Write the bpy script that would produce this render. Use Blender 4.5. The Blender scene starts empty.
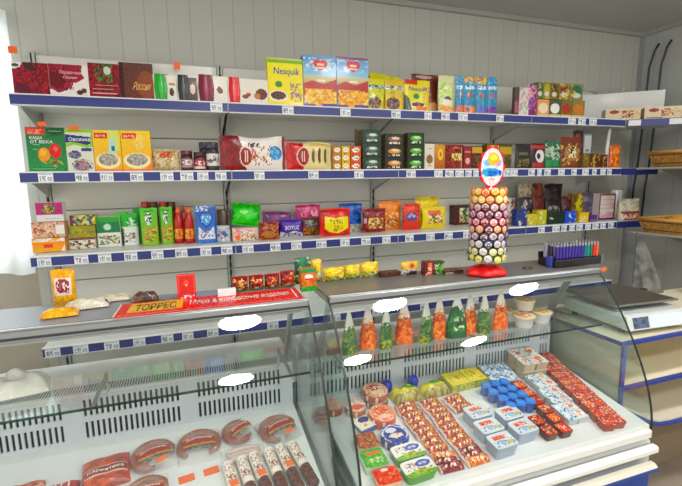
import bpy, bmesh, math, random
import numpy as np
from mathutils import Vector, Matrix
random.seed(7)
PI = math.pi
# ------------------------------------------------------------------ camera
F, PITCH, ROLL, YAW, EYE = 432.8938, 0.1593, -0.0151, -0.3351, 1.6
PPX, PPY = 340.0, 250.0
FW = Vector((-math.sin(YAW)*math.cos(PITCH), math.cos(YAW)*math.cos(PITCH), -math.sin(PITCH)))
_r = Vector((math.cos(YAW), math.sin(YAW), 0)); _u = _r.cross(FW)
RT = _r*math.cos(ROLL) + _u*math.sin(ROLL); UP = _u*math.cos(ROLL) - _r*math.sin(ROLL)
O = Vector((0, 0, EYE))
col = bpy.context.scene.collection
cam = bpy.data.cameras.new('camera'); camo = bpy.data.objects.new('camera', cam); col.objects.link(camo)
cam.sensor_fit = 'HORIZONTAL'; cam.sensor_width = 36.0; cam.lens = F/682*36
cam.shift_x = 1/682; cam.shift_y = 7/682; cam.clip_start = 0.02
m3 = Matrix((RT, UP, -FW)).transposed()
camo.matrix_world = Matrix.Translation(O) @ m3.to_4x4()
bpy.context.scene.camera = camo
def ray(x, y): return FW*F + RT*(x-PPX) - UP*(y-PPY)
def atY(x, y, Y): d = ray(x, y); return O + d*(Y/d.y)
def atZ(x, y, Z): d = ray(x, y); return O + d*((Z-EYE)/d.z)
def atX(x, y, X): d = ray(x, y); return O + d*(X/d.x)
# ------------------------------------------------------------------ light
sc = bpy.context.scene
sc.view_settings.view_transform = 'Standard'; sc.view_settings.look = 'None'
sc.view_settings.gamma = 1.0; sc.view_settings.exposure = 0.42; sc.view_settings.use_curve_mapping = False
w = bpy.data.worlds.new('world'); sc.world = w; w.use_nodes = True
wb = w.node_tree.nodes['Background']; wb.inputs[0].default_value = (1.0, 0.955, 0.875, 1); wb.inputs[1].default_value = 0.92
def area(name, loc, target, sx, sy, power, colr):
    l = bpy.data.lights.new(name, 'AREA'); l.shape = 'RECTANGLE'; l.size = sx; l.size_y = sy; l.energy = power; l.color = colr
    o = bpy.data.objects.new(name, l); col.objects.link(o); o.location = loc
    o.rotation_euler = (Vector(target)-Vector(loc)).to_track_quat('-Z', 'Y').to_euler(); return o
# daylight entering by the shop window on the left and the open shop front behind the viewer
area('shop_window_daylight', (-2.3, 0.4, 1.9), (0.9, 2.2, 1.2), 1.6, 1.5, 6, (0.93, 0.97, 1.0))
LAMPS = [(0.30, 0.54), (1.50, 0.54), (2.85, 0.54), (0.30, -0.80), (1.45, -0.80), (2.80, -0.80)]
# ------------------------------------------------------------------ colours and materials
def lin(c):
    c /= 255.0
    return c/12.92 if c <= 0.04045 else ((c+0.055)/1.055)**2.4
CN = dict(white='f2f2ee', cream='efe2bd', ivory='e8dfc8', black='17171a', ink='26283a', grey='9b9c9a', lgrey='c9cbc9', dgrey='4c4b49',
 red='d3202a', dred='7c1420', maroon='5e1528', crimson='b3122a', orange='f07a1c', dorange='d9541c', yellow='f2d21e', gold='d8a83a', dyellow='e8a813',
 lime='a9cf3a', green='2f9a44', dgreen='15573a', fgreen='1a7a3c', olive='6e6c2c', brown='5b3420', dbrown='331d16', tan='b98a55', choc='4a2216',
 blue='2456a8', navy='22307e', sky='6fb3dc', lblue='a9cfe8', teal='2a8f9a', purple='55307f', violet='6d3f9a', magenta='c02a7c', pink='e88aa8', lpink='f0c3c8', beige='cdb58a', meat='8a3f2a', tag='f2702a', rail='2a3578')
_cc = {}
def C(c):
    if isinstance(c, tuple): return c
    if c not in _cc:
        h = CN.get(c, c); t = [lin(int(h[i:i+2], 16)) for i in (0, 2, 4)]; g = .3*t[0]+.6*t[1]+.1*t[2]
        _cc[c] = tuple(max(0.004, min(0.9, g+(q-g)*1.14)) for q in t)
    return _cc[c]
MATS = {}
def nt(name):
    m = bpy.data.materials.new(name); m.use_nodes = True; n = m.node_tree; return m, n, n.nodes['Principled BSDF']
def paint(name, rough, metal=0.0, coat=0.0, bump=0.0, bscale=80, spec=0.5, alpha=1.0, trans=0.0):
    """a surface whose colour comes from the printed colours of the mesh, with noise driven roughness and bump"""
    m, n, p = nt(name)
    a = n.nodes.new('ShaderNodeVertexColor'); a.layer_name = 'Col'
    n.links.new(a.outputs[0], p.inputs['Base Color'])
    no = n.nodes.new('ShaderNodeTexNoise'); no.inputs['Scale'].default_value = bscale; no.inputs['Detail'].default_value = 3
    tc = n.nodes.new('ShaderNodeTexCoord'); n.links.new(tc.outputs['Object'], no.inputs['Vector'])
    mr = n.nodes.new('ShaderNodeMapRange'); mr.inputs[3].default_value = rough*0.8; mr.inputs[4].default_value = min(1, rough*1.2)
    n.links.new(no.outputs[0], mr.inputs[0]); n.links.new(mr.outputs[0], p.inputs['Roughness'])
    if bump:
        b = n.nodes.new('ShaderNodeBump'); b.inputs['Strength'].default_value = bump; b.inputs['Distance'].default_value = 0.004
        n.links.new(no.outputs[0], b.inputs['Height']); n.links.new(b.outputs[0], p.inputs['Normal'])
    p.inputs['Metallic'].default_value = metal; p.inputs['Coat Weight'].default_value = coat; p.inputs['Coat Roughness'].default_value = 0.08
    p.inputs['Specular IOR Level'].default_value = spec; p.inputs['Alpha'].default_value = alpha
    p.inputs['Transmission Weight'].default_value = trans
    MATS[name] = m; return m
paint('carton', 0.45, bump=0.02)
paint('gloss_carton', 0.28, coat=0.12, spec=0.35)
paint('film', 0.3, coat=0.15, spec=0.4, bump=0.55, bscale=34)
paint('plastic', 0.35, coat=0.2)
paint('matte', 0.75, bump=0.05)
paint('meat', 0.38, coat=0.5, bump=0.5, bscale=60)
paint('enamel', 0.32)
paint('metal', 0.32, metal=0.85, bump=0.03)
paint('straw', 0.85, bump=0.6, bscale=120)
paint('clear_film', 0.15, bump=0.9, bscale=42, alpha=0.13, spec=0.8)
paint('dull_film', 0.3, bump=0.5, bscale=30, alpha=0.55, spec=0.6)
def glass_mat(name, tint, refl):
    m, n, p = nt(name); n.nodes.remove(p)
    out = n.nodes['Material Output']; tr = n.nodes.new('ShaderNodeBsdfTransparent'); tr.inputs[0].default_value = (*tint, 1)
    gl = n.nodes.new('ShaderNodeBsdfGlossy'); gl.inputs['Roughness'].default_value = 0.015; gl.inputs[0].default_value = (0.95, 1, 0.98, 1)
    lw = n.nodes.new('ShaderNodeLayerWeight'); pw = n.nodes.new('ShaderNodeMath'); pw.operation = 'POWER'; pw.inputs[1].default_value = 5; n.links.new(lw.outputs['Facing'], pw.inputs[0])
    mu = n.nodes.new('ShaderNodeMath'); mu.operation = 'MULTIPLY_ADD'; mu.inputs[1].default_value = 0.9; mu.inputs[2].default_value = 0.04*refl; mu.use_clamp = True
    mx = n.nodes.new('ShaderNodeMixShader'); n.links.new(pw.outputs[0], mu.inputs[0]); n.links.new(mu.outputs[0], mx.inputs[0])
    n.links.new(tr.outputs[0], mx.inputs[1]); n.links.new(gl.outputs[0], mx.inputs[2]); n.links.new(mx.outputs[0], out.inputs[0])
    MATS[name] = m
glass_mat('glass', (0.96, 0.98, 0.972), 1.6)
glass_mat('side_glass', (0.90, 0.95, 0.93), 1.6)
glass_mat('glass_edge', (0.22, 0.42, 0.36), 1.0)
def emis(name, c, s):
    m, n, p = nt(name); p.inputs['Base Color'].default_value = (*c, 1); p.inputs['Emission Color'].default_value = (*c, 1); p.inputs['Emission Strength'].default_value = s; MATS[name] = m
emis('lamp_glow', (1.0, 0.985, 0.96), 52.0)
emis('scale_screen', (0.55, 0.85, 0.9), 0.25)
# wall cladding: narrow white pvc panels with a dark groove
def cladding(name, axis, base, pitch, off):
    m, n, p = nt(name)
    tc = n.nodes.new('ShaderNodeTexCoord'); sx = n.nodes.new('ShaderNodeSeparateXYZ'); n.links.new(tc.outputs['Object'], sx.inputs[0])
    ad = n.nodes.new('ShaderNodeMath'); ad.operation = 'ADD'; ad.inputs[1].default_value = 50+off; n.links.new(sx.outputs[axis], ad.inputs[0])
    md = n.nodes.new('ShaderNodeMath'); md.operation = 'MODULO'; md.inputs[1].default_value = pitch; n.links.new(ad.outputs[0], md.inputs[0])
    cp = n.nodes.new('ShaderNodeMath'); cp.operation = 'LESS_THAN'; cp.inputs[1].default_value = 0.0055; n.links.new(md.outputs[0], cp.inputs[0])
    no = n.nodes.new('ShaderNodeTexNoise'); no.inputs['Scale'].default_value = 3; n.links.new(tc.outputs['Object'], no.inputs['Vector'])
    rp = n.nodes.new('ShaderNodeMixRGB'); rp.inputs[1].default_value = (*base, 1); rp.inputs[2].default_value = (base[0]*0.92, base[1]*0.93, base[2]*0.9, 1); n.links.new(no.outputs[0], rp.inputs[0])
    mx = n.nodes.new('ShaderNodeMixRGB'); mx.inputs[2].default_value = (base[0]*0.74, base[1]*0.73, base[2]*0.71, 1); n.links.new(rp.outputs[0], mx.inputs[1]); n.links.new(cp.outputs[0], mx.inputs[0])
    n.links.new(mx.outputs[0], p.inputs['Base Color']); p.inputs['Roughness'].default_value = 0.45
    bp = n.nodes.new('ShaderNodeBump'); bp.invert = True; bp.inputs['Strength'].default_value = 0.5; bp.inputs['Distance'].default_value = 0.003
    n.links.new(cp.outputs[0], bp.inputs['Height']); n.links.new(bp.outputs[0], p.inputs['Normal']); MATS[name] = m
cladding('cladding_back', 0, (0.54, 0.54, 0.49), 0.125, 0.042)
cladding('cladding_side', 1, (0.50, 0.52, 0.50), 0.25, 0.0)
cladding('ceiling_panel', 1, (0.50, 0.51, 0.49), 0.25, 0.05)
def noisy(name, c1, c2, scale, rough):
    m, n, p = nt(name); tc = n.nodes.new('ShaderNodeTexCoord'); no = n.nodes.new('ShaderNodeTexNoise'); no.inputs['Scale'].default_value = scale; no.inputs['Detail'].default_value = 6
    n.links.new(tc.outputs['Object'], no.inputs['Vector']); r = n.nodes.new('ShaderNodeValToRGB'); r.color_ramp.elements[0].color = (*c1, 1); r.color_ramp.elements[1].color = (*c2, 1)
    r.color_ramp.elements[0].position = 0.35; r.color_ramp.elements[1].position = 0.65
    n.links.new(no.outputs[0], r.inputs[0]); n.links.new(r.outputs[0], p.inputs['Base Color']); p.inputs['Roughness'].default_value = rough; MATS[name] = m
noisy('floor_tile', (0.30, 0.25, 0.20), (0.36, 0.30, 0.24), 5, 0.4)
noisy('plaster', (0.42, 0.37, 0.29), (0.46, 0.41, 0.33), 4, 0.8)
noisy('mottled_sheet', (0.05, 0.05, 0.045), (0.20, 0.20, 0.18), 14, 0.4)
# lace curtain: thin white cloth that lets the daylight through
def curtain():
    m, n, p = nt('lace'); out = n.nodes['Material Output']; p.inputs['Base Color'].default_value = (0.92, 0.96, 0.97, 1); p.inputs['Roughness'].default_value = 0.9
    tl = n.nodes.new('ShaderNodeBsdfTranslucent'); tl.inputs[0].default_value = (0.95, 0.98, 1, 1); mx = n.nodes.new('ShaderNodeMixShader'); mx.inputs[0].default_value = 0.6
    n.links.new(p.outputs[0], mx.inputs[1]); n.links.new(tl.outputs[0], mx.inputs[2]); n.links.new(mx.outputs[0], out.inputs[0]); MATS['lace'] = m
curtain()
# ------------------------------------------------------------------ mesh builder
class M:
    def __init__(s): s.v = []; s.f = []; s.c = []; s.m = []; s.sm = []; s.names = []; s.n = 0
    def mi(s, mat):
        if mat not in s.names: s.names.append(mat)
        return s.names.index(mat)
    def add(s, verts, faces, colr, mat, smooth=False):
        b = s.n; verts = [tuple(p) for p in verts]; s.v += verts; s.n += len(verts); k = s.mi(mat)
        one = not isinstance(colr, list); cc = C(colr) if one else None
        for i, f in enumerate(faces):
            s.f.append([b+j for j in f]); s.c.append(cc if one else colr[i]); s.m.append(k); s.sm.append(smooth)
    def box(s, x0, x1, y0, y1, z0, z1, c, mat='enamel', ch=0.0):
        if ch <= 0:
            s.add([(x0,y0,z0),(x1,y0,z0),(x1,y1,z0),(x0,y1,z0),(x0,y0,z1),(x1,y0,z1),(x1,y1,z1),(x0,y1,z1)],
                  [(0,3,2,1),(4,5,6,7),(0,1,5,4),(1,2,6,5),(2,3,7,6),(3,0,4,7)], c, mat); return
        V = []; idx = {}
        for ix, x in enumerate((x0, x1)):
            for iy, y in enumerate((y0, y1)):
                for iz, z in enumerate((z0, z1)):
                    sx, sy, sz = (1, -1)[ix], (1, -1)[iy], (1, -1)[iz]
                    idx[ix,iy,iz] = len(V); V += [(x, y+sy*ch, z+sz*ch), (x+sx*ch, y, z+sz*ch), (x+sx*ch, y+sy*ch, z)]
        Fc = []
        g = lambda a, b, c_, k: idx[a, b, c_]+k
        for i in (0, 1):
            q = [g(i,0,0,0), g(i,1,0,0), g(i,1,1,0), g(i,0,1,0)]; Fc.append(q if i else q[::-1])
            q = [g(0,i,0,1), g(1,i,0,1), g(1,i,1,1), g(0,i,1,1)]; Fc.append(q[::-1] if i else q)
            q = [g(0,0,i,2), g(1,0,i,2), g(1,1,i,2), g(0,1,i,2)]; Fc.append(q if i else q[::-1])
        for i in (0, 1):
            for j in (0, 1):
                Fc.append([g(i,j,0,0), g(i,j,1,0), g(i,j,1,1), g(i,j,0,1)]); Fc.append([g(i,0,j,0), g(i,1,j,0), g(i,1,j,2), g(i,0,j,2)]); Fc.append([g(0,i,j,1), g(1,i,j,1), g(1,i,j,2), g(0,i,j,2)])
                for k in (0, 1): Fc.append([g(i,j,k,0), g(i,j,k,1), g(i,j,k,2)])
        s.add(V, Fc, c, mat)
    def surf(s, fn, nu, nv, art, mat, base='white', smooth=True, flip=False):
        u = np.linspace(0, 1, nu+1); v = np.linspace(0, 1, nv+1); U, V = np.meshgrid(u, v)
        P = fn(U, V); X = np.stack([np.broadcast_to(a, U.shape) for a in P], -1).reshape(-1, 3)
        k = np.arange((nu+1)*(nv+1)).reshape(nv+1, nu+1)
        q = np.stack([k[:-1,:-1], k[:-1,1:], k[1:,1:], k[1:,:-1]], -1).reshape(-1, 4)
        if flip: q = q[:, ::-1]
        uc = (u[:-1]+u[1:])/2; vc = (v[:-1]+v[1:])/2; UC, VC = np.meshgrid(uc, vc)
        cc = raster(art, UC, VC, base).reshape(-1, 3)
        s.add(X.tolist(), q.tolist(), [tuple(t) for t in cc.tolist()], mat, smooth)
    def tube(s, pts, r, c, mat, n=8, cap=True):
        pts = [Vector(p) for p in pts]; R = r if isinstance(r, (list, tuple)) else [r]*len(pts); V = []; Fc = []
        prev = None
        for i, p in enumerate(pts):
            d = (pts[min(i+1, len(pts)-1)] - pts[max(i-1, 0)]).normalized()
            a = d.orthogonal().normalized() if prev is None else (prev - d*prev.dot(d)).normalized(); prev = a; b = d.cross(a)
            for k in range(n): t = 2*PI*k/n; V.append(p + (a*math.cos(t)+b*math.sin(t))*R[i])
        for i in range(len(pts)-1):
            for k in range(n): Fc.append((i*n+k, i*n+(k+1) % n, (i+1)*n+(k+1) % n, (i+1)*n+k))
        if cap: Fc += [tuple(range(n))[::-1], tuple(range((len(pts)-1)*n, len(pts)*n))]
        s.add(V, Fc, c, mat, True)
    def lathe(s, prof, c, mat, n=20, cx=0, cy=0, art=None, sy=1.0):
        """prof: (r, z) list from bottom to top; art covers v by height, u round the front"""
        V = []; Fc = []; cols = []
        zs = [p[1] for p in prof]; z0, z1 = min(zs), max(zs)
        for r, z in prof:
            for k in range(n): t = 2*PI*k/n - PI/2; V.append((cx+r*math.cos(t), cy+sy*r*math.sin(t), z))
        UC = []; VC = []
        for i in range(len(prof)-1):
            for k in range(n):
                Fc.append((i*n+k, i*n+(k+1) % n, (i+1)*n+(k+1) % n, (i+1)*n+k))
                t = ((k+0.5)/n + 0.5) % 1.0; UC.append((t-0.25)*2); VC.append(((prof[i][1]+prof[i+1][1])/2-z0)/(z1-z0+1e-9))
        if art is not None:
            cc = raster(art, np.array([UC]), np.array([VC]), c).reshape(-1, 3); cols = [tuple(x) for x in cc.tolist()]
        else: cols = [C(c)]*len(Fc)
        Fc += [tuple(range(n))[::-1], tuple(range((len(prof)-1)*n, len(prof)*n))]; cols += [C(c)]*2
        s.add(V, Fc, cols, mat, True)
    def text(s, txt, fn, u0, v0, u1, v1, c, mat, aspect=1.0, italic=0.0):
        """lettering laid onto the surface fn in the box u0..u1, v0..v1"""
        vs, fs = glyphs(txt)
        xs = [p[0] for p in vs]; ys = [p[1] for p in vs]; ax, bx, ay, by = min(xs), max(xs), min(ys), max(ys)
        V = []
        for x, y in vs:
            t = (y-ay)/(by-ay+1e-9); uu = u0+(u1-u0)*(x-ax)/(bx-ax+1e-9)+italic*t; vv = v0+(v1-v0)*t
            V.append(tuple(float(q) for q in fn(np.float64(uu), np.float64(vv))))
        s.add(V, fs, c, mat)
    def mesh(s, name):
        me = bpy.data.meshes.new(name); me.from_pydata(s.v, [], s.f)
        for nm in s.names: me.materials.append(MATS[nm])
        me.polygons.foreach_set('material_index', s.m); me.polygons.foreach_set('use_smooth', s.sm)
        ca = me.color_attributes.new('Col', 'FLOAT_COLOR', 'CORNER')
        ln = [len(f) for f in s.f]; arr = np.repeat(np.array([(c[0], c[1], c[2], 1.0) for c in s.c]), ln, axis=0)
        ca.data.foreach_set('color', arr.ravel()); me.update(); return me
    def obj(s, name, parent=None, loc=None, rot=None, label=None, cat=None, group=None, kind=None):
        o = bpy.data.objects.new(name, s.mesh(name)); col.objects.link(o)
        if parent: o.parent = parent
        if loc is not None: o.location = loc
        if rot is not None: o.rotation_euler = rot
        return tag(o, label, cat, group, kind)
def tag(o, label=None, cat=None, group=None, kind=None):
    if label: o['label'] = label
    if cat: o['category'] = cat
    if group: o['group'] = group
    if kind: o['kind'] = kind
    return o
def empty(name, loc, label, cat, group=None, rz=0):
    o = bpy.data.objects.new(name, None); col.objects.link(o); o.location = loc; o.rotation_euler = (0, 0, rz); o.empty_display_size = 0.05
    return tag(o, label, cat, group)
def dup(root, loc, rot=None, label=None, group=None, scale=None):
    r = root.copy(); col.objects.link(r); r.location = loc
    if rot is not None: r.rotation_euler = rot
    if scale is not None: r.scale = scale
    if label: r['label'] = label
    if group: r['group'] = group
    for ch in list(root.children):
        c = ch.copy(); col.objects.link(c); c.parent = r
        for g in list(ch.children):
            d = g.copy(); col.objects.link(d); d.parent = c
    return r
_gl = {}
def glyphs(txt):
    if txt not in _gl:
        cu = bpy.data.curves.new('t', 'FONT'); cu.body = txt; cu.resolution_u = 2; cu.offset = 0.012
        ob = bpy.data.objects.new('t', cu); col.objects.link(ob)
        dg = bpy.context.evaluated_depsgraph_get(); me = ob.evaluated_get(dg).to_mesh()
        _gl[txt] = ([(v.co.x, v.co.y) for v in me.vertices], [tuple(p.vertices) for p in me.polygons])
        ob.evaluated_get(dg).to_mesh_clear(); bpy.data.objects.remove(ob); bpy.data.curves.remove(cu)
    return _gl[txt]
def rng_hash(ix, iy, seed):
    h = (ix.astype(np.int64)*73856093) ^ (iy.astype(np.int64)*19349663) ^ (seed*83492791); h = (h ^ (h >> 13))*1274126177 & 0x7fffffff
    return (h ^ (h >> 16)) % 10007/10007.0
def raster(art, U, V, base):
    out = np.empty(U.shape+(3,)); out[...] = C(base)
    for a in (art or []):
        k = a[0]
        if k == 'r': m = (U >= a[1]) & (U <= a[3]) & (V >= a[2]) & (V <= a[4]); c = a[5]
        elif k == 'e': m = ((U-a[1])/a[3])**2 + ((V-a[2])/a[4])**2 <= 1; c = a[5]
        elif k == 'ring': d = ((U-a[1])/a[3])**2 + ((V-a[2])/a[4])**2; m = (d <= 1) & (d > a[5]); c = a[6]
        elif k == 'p':
            pts = a[1]; m = np.zeros(U.shape, bool); j = len(pts)-1
            for i in range(len(pts)):
                xi, yi = pts[i]; xj, yj = pts[j]
                m ^= ((yi > V) != (yj > V)) & (U < (xj-xi)*(V-yi)/(yj-yi+1e-12)+xi); j = i
            c = a[2]
        elif k == 'heart':
            x = (U-a[1])/a[3]; y = (V-a[2])/a[4]; m = (x*x+y*y-0.6)**3 - x*x*y*y*y*1.0 < 0; c = a[5]
        elif k in ('n', 'ne'):   # blocky print: ('n',u0,v0,u1,v1,nx,ny,density,[colours],seed); 'ne' keeps it inside the ellipse
            u0, v0, u1, v1, nx, ny, den, cols, sd = a[1:]
            if nx > 3 and ny > 1: nx, ny = nx*1.35, ny*1.35
            a_, b_ = (U-u0)/(u1-u0)*nx, (V-v0)/(v1-v0)*ny
            ix = np.floor(a_+0.38*np.sin(b_*2.3+sd)+0.2*np.sin(b_*5.1)); iy = np.floor(b_+0.38*np.sin(a_*2.1+sd*1.7)+0.2*np.sin(a_*4.7))
            ins = (U >= u0) & (U <= u1) & (V >= v0) & (V <= v1)
            if k == 'ne': ins &= ((U-(u0+u1)/2)/((u1-u0)/2))**2 + ((V-(v0+v1)/2)/((v1-v0)/2))**2 <= 1
            h = rng_hash(ix, iy, sd); h2 = rng_hash(ix, iy, sd+77)
            for q, cc in enumerate(cols):
                mm = ins & (h < den) & (h2 >= q/len(cols)) & (h2 < (q+1)/len(cols)); out[mm] = C(cc)
            continue
        elif k == 'dg': # tiny digits in a 3x5 grid
            u0, v0, u1, v1, st, cc = a[1:]
            D = {'0':'757', '1':'262', '2':'737'}
            pat = {'0':(7,5,5,5,7),'1':(2,6,2,2,7),'2':(7,1,7,4,7),'3':(7,1,7,1,7),'4':(5,5,7,1,1),'5':(7,4,7,1,7),'6':(7,4,7,5,7),'7':(7,1,2,2,2),'8':(7,5,7,5,7),'9':(7,5,7,1,7),' ':(0,0,0,0,0),'-':(0,0,7,0,0)}
            n = len(st)*4-1; ix = np.floor((U-u0)/(u1-u0)*n).astype(int); iy = np.floor((v1-V)/(v1-v0)*5).astype(int)
            m = np.zeros(U.shape, bool)
            for i_, ch in enumerate(st):
                for rr in range(5):
                    for cl in range(3):
                        if pat[ch][rr] >> (2-cl) & 1: m |= (ix == i_*4+cl) & (iy == rr)
            c = cc
        elif k == 'g':   # soft printed gradient between two inks, bottom to top
            t = np.clip((V-a[1])/(a[2]-a[1]+1e-9), 0, 1)[..., None]; m = (V >= a[1]) & (V <= a[2]); g = np.array(C(a[3]))*(1-t)+np.array(C(a[4]))*t; out[m] = g[m]; continue
        out[m] = C(c)
    return out
# ================================================================== the room
WY = 2.88; CZ = 2.805; RX = 3.79; LX = -3.4; BY = -2.6
def slab(name, x0, x1, y0, y1, z0, z1, mat, c='white'):
    m = M(); m.box(x0, x1, y0, y1, z0, z1, c, mat); return m.obj(name, kind='structure')
slab('floor', LX, RX+0.1, BY, WY+0.1, -0.1, 0, 'floor_tile')
slab('ceiling', LX, RX+0.1, BY, WY+0.1, CZ, CZ+0.1, 'ceiling_panel')
slab('wall_back', -0.84, RX+0.1, WY, WY+0.1, 0, CZ, 'cladding_back')
slab('wall_back_left', LX, -0.84, WY, WY+0.1, 0, 1.19, 'plaster')
slab('wall_back_over_window', LX, -0.84, WY, WY+0.1, 2.45, CZ, 'cladding_back')
slab('wall_right', RX, RX+0.1, BY, WY, 0, CZ, 'cladding_side')
slab('trim_1', -3.4, RX, WY-0.03, WY, CZ-0.03, CZ, 'enamel', 'a9aaa6')
slab('trim_2', RX-0.03, RX, BY, WY-0.03, CZ-0.03, CZ, 'enamel', 'a9aaa6')
slab('trim_3', RX-0.025, RX, WY-0.025, WY, 0, CZ-0.03, 'enamel', '9aa0a6')
# window in the back wall left of the shelves, hung with a lace curtain
m = M()
for (a, b, c, d) in ((-2.3, -0.84, 1.19, 1.25), (-2.3, -0.84, 2.39, 2.45), (-0.90, -0.84, 1.25, 2.39), (-2.3, -2.24, 1.25, 2.39), (-1.6, -1.54, 1.25, 2.39)): m.box(a, b, WY+0.02, WY+0.07, c, d, 'f4f6f5', 'enamel')
wf = m.obj('window_1', kind='structure')
m = M(); m.box(-2.24, -0.90, WY+0.04, WY+0.046, 1.25, 2.39, 'white', 'glass'); m.obj('pane', wf)
area('window_daylight', (-1.5, 3.5, 2.0), (-1.2, 2.0, 1.6), 1.5, 1.3, 34, (0.92, 0.97, 1.0))
m = M()
m.surf(lambda U, V: (-2.35+1.53*U, 2.80+0.022*np.sin(U*70)+0.010*np.sin(U*31+2)-0.05*(1-V)**3, 1.13+1.36*V+0.012*np.sin(U*24)*(1-V)), 150, 20, [('n', 0, 0, 1, 0.12, 90, 6, .3, ['e4ebec'], 4)], 'lace', 'f6fafa')
m.obj('lace_curtain', label='white lace curtain glowing with daylight at the window left of the shelves', cat='curtain')
# ceiling lamps
for i, (x, y) in enumerate(LAMPS):
    row = 'nearer the shelves' if y > 0.2 else 'further back over the customers'
    t = empty('ceiling_lamp', (x, y, CZ), 'round white ceiling lamp, the %s of three in the row %s' % (('left', 'middle', 'right')[i % 3], row), 'lamp', 'round ceiling lamps mirrored in the case glass')
    m = M(); m.tube([(0, 0, 0), (0, 0, -0.03)], 0.17, 'white', 'enamel', 32); m.obj('housing', t)
    m = M(); m.lathe([(0.145, -0.045), (0.152, -0.031)], 'white', 'lamp_glow', 32); m.obj('diffuser', t)
# ================================================================== the wall shelving
SF, SB = 2.43, 2.83; Z1, Z2, Z3, Z4, Z5 = 2.012, 1.6595, 1.2565, 0.795, 0.40
PX = [-0.766+i for i in range(5)]
XL, XR = -0.735, 3.10
shelving = empty('wall_shelving', (XL, SF, 0), 'long white wall shelving with navy price rails behind the counter', 'shelves')
bx0 = Vector((XL, SF, 0))
def local(mesh_fn, name, parent, org, **k):
    m = M(); mesh_fn(m); o = m.obj(name, parent, **k)
    return o
def shift(m, org): m.v = [(a-org[0], b-org[1], c-org[2]) for a, b, c in m.v]
def upright(x):
    m = M(); m.box(x-0.016, x+0.016, SB-0.012, SB+0.03, 0.02, 2.30, 'b9bcb8', 'enamel')
    m.box(x-0.004, x+0.004, SB-0.0135, SB-0.012, 0.03, 2.29, '3a3b3c', 'matte')
    for i in range(44): z = 0.06+i*0.05; m.box(x-0.006, x+0.006, SB-0.0145, SB-0.0136, z, z+0.03, '151515', 'matte')
    shift(m, bx0); m.obj('upright', shelving)
for i, x in enumerate(PX): upright(x if i else -0.73)
cuts = [0.14, 0.62, 1.05, 1.455, 1.86, 2.285]
for i in range(4):
    a = PX[i]+0.018 if i else -0.712; b = PX[i+1]-0.018
    m = M()
    for z0, z1 in zip(cuts, cuts[1:]): m.box(a, b, SB, SB+0.015, z0+0.002, z1-0.002, 'dcdcd4', 'enamel', 0.003)
    shift(m, bx0); m.obj('back_panel', shelving)
def px2x(px, z, Y=SF): # shelf x for an image column, at that shelf's height
    lo, hi = -1.2, 4.0
    for _ in range(40):
        mid = (lo+hi)/2; P = Vector((mid, Y, z))-O; x = PPX+F*P.dot(RT)/P.dot(FW)
        if x < px: lo = mid
        else: hi = mid
    return (lo+hi)/2
TAGS = {
 Z1: [(210,222),(282,293),(340,350),(391,400),(424,431),(441,449),(458,467),(496,503),(568,575),(578,585),(589,596)],
 Z2: [(38,53),(75,88),(100,113),(130,143),(160,173),(180,193),(197,208),(215,226),(254,264),(308,318),(354,363),(406,415),(434,442),(445,453),(455,463),(465,471),(473,478),(503,509),(510,517),(528,534),(537,541),(544,550),(558,564),(571,576),(582,588),(592,596),(600,605),(607,611)],
 Z3: [(37,51),(74,88),(98,111),(124,137),(151,163),(175,187),(200,211),(221,232),(242,253),(270,280),(291,301),(316,326),(340,349),(361,370),(382,390),(405,413),(426,434),(444,452),(463,469),(538,544),(552,559),(561,566),(569,574),(576,582),(585,590),(592,598),(600,605),(608,613)],
 Z4: [(45,60),(73,88),(104,119),(133,145),(161,173),(182,193),(207,218),(267,278),(330,340),(372,382),(420,428),(470,478)], Z5: []}
PR = ['135', '85', '210', '96', '140', '72', '180', '65', '320', '48', '155', '90']
def make_shelf(z, segs, tags, depth=SF):
    for (a, b) in segs:
        m = M(); m.box(a+0.001, b-0.001, SF+0.004, SB-0.014, z-0.028, z, 'e6e8e6', 'enamel', 0.003)
        m.box(a+0.001, b-0.001, SF, SF+0.008, z-0.052, z+0.004, 'eceeed', 'enamel', 0.002)
        for e in (a+0.008, b-0.012):     # brackets
            m.add([(e, SF+0.06, z-0.03), (e, SB-0.016, z-0.03), (e, SB-0.016, z-0.13), (e+0.004, SF+0.06, z-0.03), (e+0.004, SB-0.016, z-0.03), (e+0.004, SB-0.016, z-0.13)],
                  [(0,1,2), (5,4,3), (0,3,4,1), (1,4,5,2), (2,5,3,0)], 'c3c5c2', 'enamel')
        shift(m, bx0); sh = m.obj('shelf', shelving)
        m = M(); m.box(a+0.003, b-0.003, SF-0.004, SF, z-0.046, z-0.002, 'rail', 'plastic')
        m.box(a+0.003, b-0.003, SF-0.006, SF, z-0.050, z-0.046, 'd9dbdf', 'plastic'); m.box(a+0.003, b-0.003, SF-0.006, SF, z-0.003, z, 'f0f0f0', 'plastic')
        shift(m, bx0); rl = m.obj('price_rail', sh)
        for k, (p, q) in enumerate(tags):
            xa, xb = px2x(p, z), px2x(q, z); xm = (xa+xb)/2
            if not (a <= xm < b): continue
            m = M(); W = max(0.022, xb-xa); zz = z-0.047
            fn = lambda U, V, xm=xm, W=W, zz=zz: (xm-W/2+W*U, SF-0.0078+0*U, zz+0.042*V)
            s_ = PR[(k*5+int(z*10)) % 12]
            m.box(xm-W/2, xm+W/2, SF-0.0075, SF-0.004, zz, zz+0.042, 'eff1f2', 'carton')
            m.surf(fn, 24, 14, [('r', 0.06, 0.84, 0.9, 0.9, '8b8f9c'), ('dg', 0.10, 0.12, 0.52, 0.72, s_, '66708e'), ('dg', 0.62, 0.12, 0.92, 0.55, '00', '8a91a6')], 'carton', 'eff1f2')
            shift(m, bx0); m.obj('price_tag', sh)
segs = [(XL, PX[1]), (PX[1], PX[2]), (PX[2], PX[3]), (PX[3], XR)]
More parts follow.
